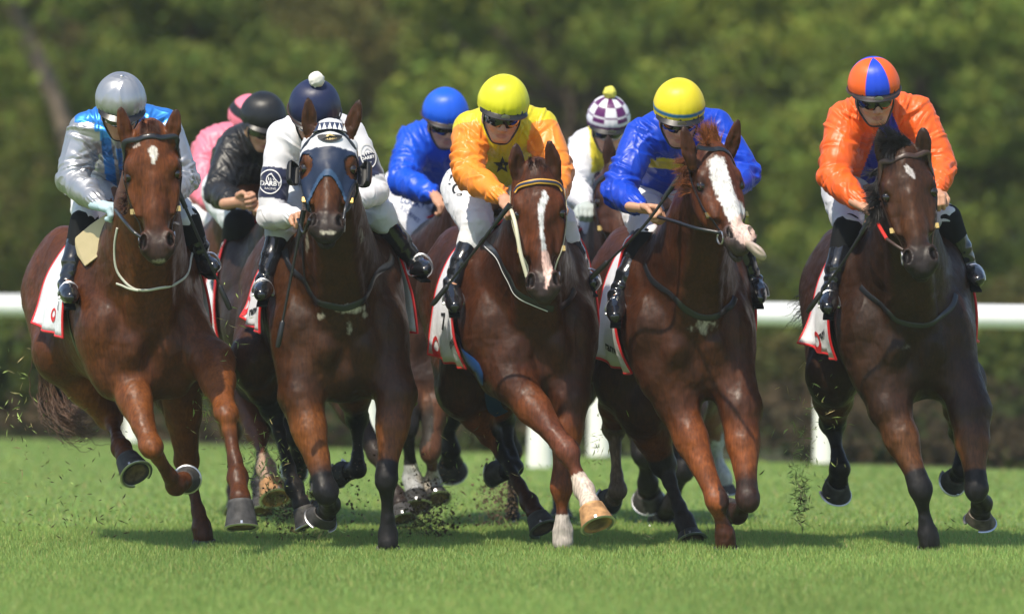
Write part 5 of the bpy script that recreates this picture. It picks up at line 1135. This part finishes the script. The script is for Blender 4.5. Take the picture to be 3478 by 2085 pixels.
# --- silver capped rider's chestnut
H = HS['H1']; setorg(H)
seen_strap('neck_cord', H, [(400, 775), (390, 850), (400, 925), (440, 972), (500, 985), (560, 975), (610, 955), (640, 920), (652, 860), (650, 800)], .014, M['cord'], .003, 5, .7)
seen_strap('cord_tail', H, [(470, 985), (430, 975), (398, 962)], .012, M['cord'], .006, 5, .7)
V = np.array([P(366, 722, -.60), P(412, 742, -.66), P(398, 800, -.68), P(350, 858, -.64), P(288, 905, -.54), P(262, 868, -.46), P(249, 812, -.42), P(304, 765, -.50)])
nV = len(V); Vb = np.concatenate([V + [0, -.012, 0], V + [.01, .03, 0]]); F = [list(range(nV))[::-1], [i + nV for i in range(nV)]] + [[i, (i + 1) % nV, (i + 1) % nV + nV, i + nV] for i in range(nV)]
pad = mesh_np('tan_flap', Vb, F, M['tan_pad'], H['root'], smooth=False); bv = pad.modifiers.new('b', 'BEVEL'); bv.width = .006; bv.segments = 2
cord('rein', H['root'], [P(392, 712, -1.0), P(420, 748, -1.22), P(452, 785, -1.3), P(478, 806, -1.32)], .0085, M['leather'], 6)
seen_strap('rein', H, [(628, 640), (620, 700), (600, 760), (585, 800)], .014, M['leather'], .012, 5, .4)
# --- blinker hood of the bay
H = HS['H2']; setorg(H); Hd = H['Hd']; hv, lat, nv = H['hv'], H['lat'], H['nv']; HL = H['HL']
bo = [o for o in H['root'].children if o.name.startswith('body')][0]; me = bo.data; n = len(me.vertices); co = np.zeros(n * 3); me.vertices.foreach_get('co', co); co = co.reshape(-1, 3) + H['org']
nr = np.zeros(n * 3); me.vertices.foreach_get('normal', nr); nr = nr.reshape(-1, 3); Pp = P(*H2['poll']); tt = (co - Pp) @ hv / HL; bb = (co - Pp) @ lat; nn_ = (co - Pp) @ nv
fl = np.zeros(len(me.polygons) * 4, np.int32); me.polygons.foreach_get('vertices', fl); fq = fl.reshape(-1, 4)
eye_d = np.sqrt(((tt - .355) * HL / .052) ** 2 + ((np.abs(bb) - .118) / .052) ** 2 + ((nn_ + .035) / .075) ** 2)
eard = np.minimum(*[segdist(co, P(*e[0]), P(*e[1]))[0] for e in H2['ears']])
ok = (tt > -.05) & (tt < .50 + .26 * np.clip((np.abs(bb) - .01) / .10, 0, 1) ** 1.5 * 1.0) & (eye_d > 1) & (nn_ > -.19) & (np.abs(bb) < .2) & (eard > .043)
fk = fq[ok[fq].all(1)]; used = np.unique(fk); re_ = np.full(n, -1); re_[used] = np.arange(len(used)); Vh = co[used] + nr[used] * .006
th = tt[used]; ch = np.tile(np.array((.014, .025, .058)), (len(used), 1)); ch[th < .24] = (.62, .62, .64); edge_ = th > (.44 + .26 * np.clip((np.abs(bb[used]) - .01) / .10, 0, 1) ** 1.5); ch[edge_] = (.035, .075, .15)
M['hood'] = mat('hood_cloth', rough=.5, spec=.3, vcol=True, bump=[(50, .2, .004)])
hood = mesh_np('blinker_hood', Vh, re_[fk], M['hood'], H['root'], col=ch); md = hood.modifiers.new('s', 'SOLIDIFY'); md.thickness = .004
M['blinker'] = mat('blinker_shell', (.010, .011, .013), .5, .3)
for sg in (-1, 1):       # the cups beside the eyes
    c = Hd(.375, sg * .158, -.060); Bc = np.array([nrm(lat + nv * sg * -.25), nrm(nv + lat * sg * .25), hv]); q, F = [], []; m = 12
    for i in range(m + 1):      # a half shell open towards the front, rounded above and below
        t = -1 + 2 * i / m; w_ = max(0, 1 - abs(t) ** 9) ** .5
        for j in range(7):
            a_ = R(-80 + 200 * j / 6); q.append(c + Bc[2] * .064 * t + Bc[0] * sg * (.035 * w_ * math.cos(a_) + .006) - Bc[1] * .034 * w_ * math.sin(a_))
    for i in range(m):
        for j in range(6): F.append([i * 7 + j, i * 7 + j + 1, (i + 1) * 7 + j + 1, (i + 1) * 7 + j])
    cup = mesh_np('blinker_cup', q, F, M['blinker'], H['root']); md = cup.modifiers.new('s', 'SOLIDIFY'); md.thickness = .005; cup.parent = hood
bh = BVHTree.FromPolygons(Vh.tolist(), re_[fk].tolist())
# triangles on the browband
wh, gd, bl_ = [], [], []
for i in range(15):
    a0 = -1 + 2 * i / 15; a1 = -1 + 2 * (i + 1) / 15; am = (a0 + a1) / 2; U = lambda a, r: (1120 + (86 - r * .2) * math.sin(a * 1.35), 512 - r - (86) * math.cos(a * 1.05) + 10)
    bl_.append([U(a0, -8), U(a1, -8), U(a1, 16), U(a0, 16)]); wh.append([U(a0 + .01, -7), U(a1 - .01, -7), U(am, 14)])
garment_shape(bh, bl_, M['navy'], 'browband_ground', H['root'], hood, .011); garment_shape(bh, wh, M['whiteprint'], 'browband_triangles', H['root'], hood, .014)
garment_shape(bh, [[(1120 + 40 * math.cos(t), 470 + 13 * math.sin(t) - 3 * math.cos(t * 2)) for t in np.linspace(0, 2 * math.pi, 24, endpoint=False)]], M['ink'], 'emblem', H['root'], hood, .009)
M['goldprint'] = mat('gold_print', (.45, .33, .12), .5)
garment_mark(bh, 1120, 475, 'DARBY', .020, M['goldprint'], hood, H['root'], bold=.0008)
garment_shape(bh, [[(1108, 469), (1112, 461), (1122, 458), (1130, 463), (1138, 468), (1128, 466), (1120, 464), (1114, 470)]], M['goldprint'], 'horse_head_mark', H['root'], hood, .012)
seen_strap('breastplate', H, [(968, 850), (985, 905), (1030, 945), (1060, 1000), (1110, 1035), (1165, 1046), (1215, 1030), (1250, 990), (1275, 930), (1320, 900), (1330, 870)], .034, M['leather'], .005, 6, .2)
seen_strap('martingale', H, [(1030, 820), (1032, 900), (1040, 955)], .012, M['leather'], .005, 4, .3)
cord('rein', H['root'], [P(1012, 745, -.98), P(1030, 790, -1.1), P(1042, 770, -1.28), P(1050, 745, -1.33)], .008, M['leather'], 6)
cord('rein', H['root'], [P(1200, 690, -.95), P(1214, 650, -1.05), P(1206, 620, -1.1), P(1178, 690, -1.3), P(1166, 745, -1.35)], .007, M['leather'], 6)
# --- the other breastplates, reins, marks
H = HS['H3']; setorg(H)
seen_strap('breastplate', H, [(1648, 830), (1690, 865), (1718, 920), (1745, 975), (1800, 1020), (1860, 1045), (1920, 1030), (1950, 985)], .036, M['leather'], .005, 6, .2)
seen_strap('breastplate_trim', H, [(1650, 838), (1690, 874), (1716, 930), (1743, 984), (1798, 1029), (1860, 1054)], .005, M['whiteprint'], .010, 6, .5)
seen_strap('girth_strap', H, [(1560, 1150), (1590, 1215), (1630, 1290), (1668, 1350), (1702, 1400)], .075, M['blue_girth'], .01, 6, .12)
seen_strap('striped_browband', H, [(1753, 655), (1762, 638), (1790, 625), (1826, 618), (1866, 620), (1895, 630), (1905, 650)], .026, mat('amber_band', (.62, .32, .04), .5), .010, 6, .25)
seen_strap('browband_stripe', H, [(1753, 655), (1762, 638), (1790, 625), (1826, 618), (1866, 620), (1895, 630), (1905, 650)], .011, M['navy'], .0145, 6, .25)
cord('rein', H['root'], [P(1732, 700, -.98), P(1750, 760, -1.12), P(1768, 860, -1.15), P(1790, 940, -1.15)], .010, M['cream_strap'], 6)
H = HS['H4']; setorg(H)
seen_strap('breastplate', H, [(2192, 900), (2215, 950), (2260, 985), (2300, 1020), (2340, 1058), (2390, 1078), (2440, 1070), (2480, 1040), (2495, 1010)], .032, M['leather'], .005, 6, .2)
cord('rein', H['root'], [P(2236, 738, -.95), P(2290, 752, -1.1), P(2360, 774, -1.25), P(2430, 788, -1.3), P(2448, 792, -1.3)], .0085, M['leather'], 7)
# mouth and tongue hanging to the side
hd = H['Hd']; t0 = P(2535, 842, y0 := -1.30); f = Field(); f.chain([P(2530, 828, -1.24), P(2553, 838, -1.30), P(2574, 855, -1.33), P(2586, 868, -1.34)], [.020, .025, .029, .024], .02, np.array([.62, .5, .62]), .5, n=2); f.cap(P(2545, 828, -1.34), P(2592, 868, -1.375), .006, .006, .006, None, 1, 's')
V, F = f.mesh(.005); mesh_np('tongue', V, F, mat('tongue', (.42, .33, .27), .4, .5, coat=.3), H['root'])
H = HS['H5']; setorg(H)
seen_strap('breastplate', H, [(2925, 975), (2950, 1000), (2985, 1025), (3020, 1060), (3050, 1090), (3120, 1105), (3180, 1088), (3230, 1045), (3245, 1000)], .026, M['leather'], .005, 6, .2)
cord('rein', H['root'], [P(2972, 742, -.95), P(2992, 778, -1.1), P(3012, 812, -1.22)], .009, M['red_rein'], 6)
cord('rein', H['root'], [P(3012, 812, -1.22), P(3040, 832, -1.27), P(3068, 850, -1.3)], .008, M['brown_leather'], 6)
for k, foots in dict(H1=((234, 990, -1.07), (712, 890, -.85)), H2=((893, 980, -.97), (1432, 895, -.75)), H3=((1540, 1010, -.92), (2004, 945, -.70)), H4=((2092, 1045, -1.02), (2574, 985, -.80)), H5=((2816, 1020, -1.02), (3308, 930, -.80))).items():
    setorg(HS[k])
    for ft in foots: stirrup(HS[k], (ft[0], ft[1], ft[2] + .55), k)
# print on the cloths
for k, u, v, tx, sz, an in (('H1', 200, 1040, 'R', .06, 0), ('H2', 870, 1052, 'ranvet', .055, 12), ('H3', 1535, 1165, 'ranvet', .065, 14), ('H3', 1508, 1095, '7', .12, 0), ('H4', 2085, 1185, 'ranvet', .065, -14), ('H5', 2800, 1130, 'ranvet', .055, 18)):
    setorg(HS[k]); cloth_mark(HS[k], u, v, tx, sz, ang=an, bold=.002)
for k, u, v, r_ in (('H1', 185, 1070, .03), ('H2', 838, 1042, .05), ('H3', 1487, 1180, .05), ('H5', 2778, 1165, .05)): setorg(HS[k]); cloth_logo(HS[k], u, v, r_)

JS = {}
for nm, s in (('J1', J1), ('J2', J2), ('J3', J3), ('J4', J4), ('J5', J5), ('Q1', Q1), ('Q2', Q2), ('Q3', Q3), ('Q4', Q4)): JS[nm] = jockey(s)
for nm, cc in (('J1', (.42, .56, .62)), ('Q4', (.42, .47, .45))):
    setorg(JS[nm]); glove(JS[nm], 0, cc); glove(JS[nm], 1, cc)
# armbands: lettering, oval and a horse's head in outline
Jk = JS['J2']; setorg(Jk); b = Jk['bvh']; wp = M['whiteprint']
for cu, cv, ru, an in ((918, 618, 34, 3), (1250, 530, 22, -14)):
    ca, sa = math.cos(R(an)), math.sin(R(an)); rot = lambda q: (cu + (q[0] - cu) * ca + (q[1] - cv) * sa * -1, cv + (q[0] - cu) * sa + (q[1] - cv) * ca)
    garment_shape(b, [[rot(q) for q in pl] for pl in px_ring(cu, cv, ru, 38, 4)], wp, 'oval_outline', Jk['root'], Jk['jacket'])
    hh = [(-14, -2), (-12, -18), (-4, -27), (4, -30), (6, -26), (18, -10), (24, -4)]; seg = [[(cu + hh[i][0], cv + hh[i][1]), (cu + hh[i + 1][0], cv + hh[i + 1][1]), (cu + hh[i + 1][0] * .88, cv + hh[i + 1][1] * .86 + 1), (cu + hh[i][0] * .80, cv + hh[i][1] * .86 + 1)] for i in range(len(hh) - 1)]
    seg += [[(cu - 6, cv - 4), (cu - 8, cv - 16), (cu - 4, cv - 16), (cu - 3, cv - 4)], [(cu + 2, cv - 4), (cu + 0, cv - 14), (cu + 3, cv - 14), (cu + 5, cv - 4)], [(cu + 10, cv - 6), (cu + 8, cv - 13), (cu + 11, cv - 12), (cu + 14, cv - 6)]]
    garment_shape(b, [[rot(q) for q in pl] for pl in seg], wp, 'horse_head_mark', Jk['root'], Jk['jacket'])
    garment_mark(b, cu, cv + 6, 'DARBY', .032 * ru / 34, wp, Jk['jacket'], Jk['root'], ang=-an, bold=.0008); garment_mark(b, cu, cv + 23, 'RACING', .015 * ru / 34, wp, Jk['jacket'], Jk['root'], ang=-an)
Jk = JS['J3']; setorg(Jk); st = [(1705 + r_ * math.sin(a), 560 - r_ * math.cos(a)) for i in range(5) for a, r_ in ((i * 2 * math.pi / 5, 30), ((i + .5) * 2 * math.pi / 5, 12))]
garment_shape(Jk['bvh'], [[(1705, 560), st[i], st[(i + 1) % 10]] for i in range(10)], M['ink'], 'black_star', Jk['root'], Jk['jacket'])
garment_mark(Jk['breeches'], 1530, 610, 'T', .085, M['ink'], Jk['br'], Jk['root'], ang=-12, bold=.001); garment_mark(Jk['breeches'], 1553, 645, 'C', .085, M['ink'], Jk['br'], Jk['root'], ang=-12, bold=.001)
Jk = JS['Q3']; setorg(Jk); M['blueprint'] = mat('blue_print', (.03, .08, .25), .6)
garment_mark(Jk['breeches'], 1402, 690, 'LUCKY', .042, M['blueprint'], Jk['br'], Jk['root'], ang=-14, bold=.001); garment_mark(Jk['breeches'], 1392, 728, 'S.SCRFIES', .030, M['blueprint'], Jk['br'], Jk['root'], ang=-38)

whip((596, 628, -.95), (690, 840, -.90), (782, 1052, -.85), 'thin black whip hanging down to the right from the silver capped jockey\'s far hand')
whip((1030, 722, -1.02), (990, 930, -.99), (943, 1180, -.96), 'black whip hanging straight down in front of the bay with the blinker hood')
whip((1728, 700, -1.02), (1600, 870, -.92), (1468, 1036, -.80), 'black whip slanting across the boot of the jockey with orange sleeves')
whip((2305, 604, -.98), (2215, 770, -.98), (2008, 944, -.70), 'black whip in the fist of the blue silks jockey with yellow cap')
whip((2968, 722, -.98), (2880, 880, -.95), (2742, 1060, -.75), 'black whip pointing down left from the orange clad jockey\'s hand')
whip((1512, 676, 2.05), (1545, 725, 2.05), (1582, 772, 2.0), 'red handled whip in the hand of the jockey all in royal blue', M['red_rein'])

# ------------------------------------------------------------ turf and soil thrown up by the hooves
def spray(label, clouds, seed, sc=1.0):
    rg = np.random.RandomState(seed); Vs, Cs = [], []
    for (u, v, yy, su, sv, n, kind) in clouds:
        n = int(n * 2.5) if kind == 'c' else n; su, sv = (su * 1.35, sv * 1.3) if kind == 'c' else (su, sv)
        for i in range(n):
            c = P(u + rg.normal(0, su), v + rg.normal(0, sv), yy + rg.normal(0, .12))
            if c[2] < .01: continue
            if kind == 'g': L, w_ = rg.uniform(.008, .032), rg.uniform(.001, .0022); col = np.array((.30, .40, .12)) if rg.rand() < .7 else np.array((.5, .42, .2))
            elif kind == 'c':
                big = rg.rand() < .12; L, w_ = (rg.uniform(.006, .014), rg.uniform(.005, .010)) if big else (rg.uniform(.0012, .004), rg.uniform(.0012, .004)); col = np.array((.09, .06, .038)) if big else np.array((.20, .15, .10))
            else: L, w_ = rg.uniform(.006, .025), rg.uniform(.001, .004); col = np.array((.06, .045, .022)) if rg.rand() < .5 else np.array((.16, .2, .06))
            d = nrm(rg.normal(0, 1, 3)); s_ = nrm(np.cross(d, rg.normal(0, 1, 3))); t_ = np.cross(d, s_); m_ = c + t_ * L * rg.uniform(-.3, .3)
            Vs += [c - d * L, m_ + s_ * w_, c + d * L, m_ - s_ * w_, c - d * L * .9 + t_ * w_, m_ + t_ * w_ * 1.2]; Cs += [col * rg.uniform(.6, 1.4)] * 6
    k = np.arange(len(Vs)).reshape(-1, 6); F = np.concatenate([k[:, [0, 1, 2]], k[:, [0, 2, 3]], k[:, [4, 1, 5]], k[:, [5, 3, 2]]])
    tag(mesh_np('flying_turf', Vs, F, M['spray'], None, col=np.array(Cs), smooth=False), label, None, None, 'stuff')
M['spray'] = mat('turf_fragments', rough=.8, spec=.2, vcol=True)
spray('blades of grass and crumbs of soil flying up round the hooves', [
    (160, 1560, 0, 110, 130, 90, 'm'), (60, 1450, -.2, 40, 90, 22, 'g'), (90, 1300, .2, 60, 120, 26, 'g'), (300, 1760, 0, 120, 40, 60, 'm'), (120, 1700, 0, 60, 60, 26, 'g'),
    (700, 1400, -.2, 30, 70, 60, 'g'), (790, 1200, -.5, 30, 120, 40, 'g'), (880, 1560, -.3, 45, 60, 130, 'g'), (940, 1620, .2, 60, 70, 80, 'm'), (1000, 1740, .6, 60, 55, 260, 'm'), (1030, 1790, .4, 60, 30, 200, 'g'), (990, 1700, .5, 70, 60, 300, 'c'),
    (1230, 1690, .6, 40, 70, 90, 'c'), (1450, 1760, 1.0, 45, 60, 700, 'c'), (1450, 1790, .9, 50, 35, 200, 'm'), (1690, 1700, 2.0, 30, 55, 500, 'c'), (1600, 1560, .5, 90, 120, 60, 'g'), (1820, 1560, 0, 60, 60, 16, 'g'),
    (2010, 1540, 0, 40, 70, 40, 'g'), (2300, 1830, .3, 60, 18, 40, 'g'), (2722, 1660, .2, 18, 55, 170, 'g'), (2722, 1720, .2, 14, 40, 90, 'm'), (2740, 1520, .2, 40, 60, 60, 'g'), (2760, 1380, .2, 60, 90, 34, 'g'), (3140, 1800, 0, 90, 25, 30, 'm'), (2550, 1700, 0, 200, 90, 26, 'm')], 4)
spray('clods of dark soil kicked up between the middle horses', [(1450, 1740, 1.1, 30, 60, 260, 'c'), (1700, 1690, 2.0, 22, 50, 200, 'c'), (1000, 1760, .8, 40, 30, 200, 'c')], 9)

# ------------------------------------------------------------ the summer air between the camera and the trees
V, F = box((0, 50, 9), (620, 260, 20)); V[:, 2] = np.where(V[:, 2] < 5, -1.0, 21.0)
hm = bpy.data.materials.new('haze'); hm.use_nodes = True; t = hm.node_tree; t.nodes.remove(t.nodes['Principled BSDF']); pv = t.nodes.new('ShaderNodeVolumePrincipled'); pv.inputs['Density'].default_value = HAZE
pv.inputs['Color'].default_value = (.92, .95, .9, 1); pv.inputs['Anisotropy'].default_value = .2; t.links.new(pv.outputs[0], t.nodes['Material Output'].inputs['Volume'])
tag(mesh_np('haze', V, F, hm, smooth=False), kind='stuff')
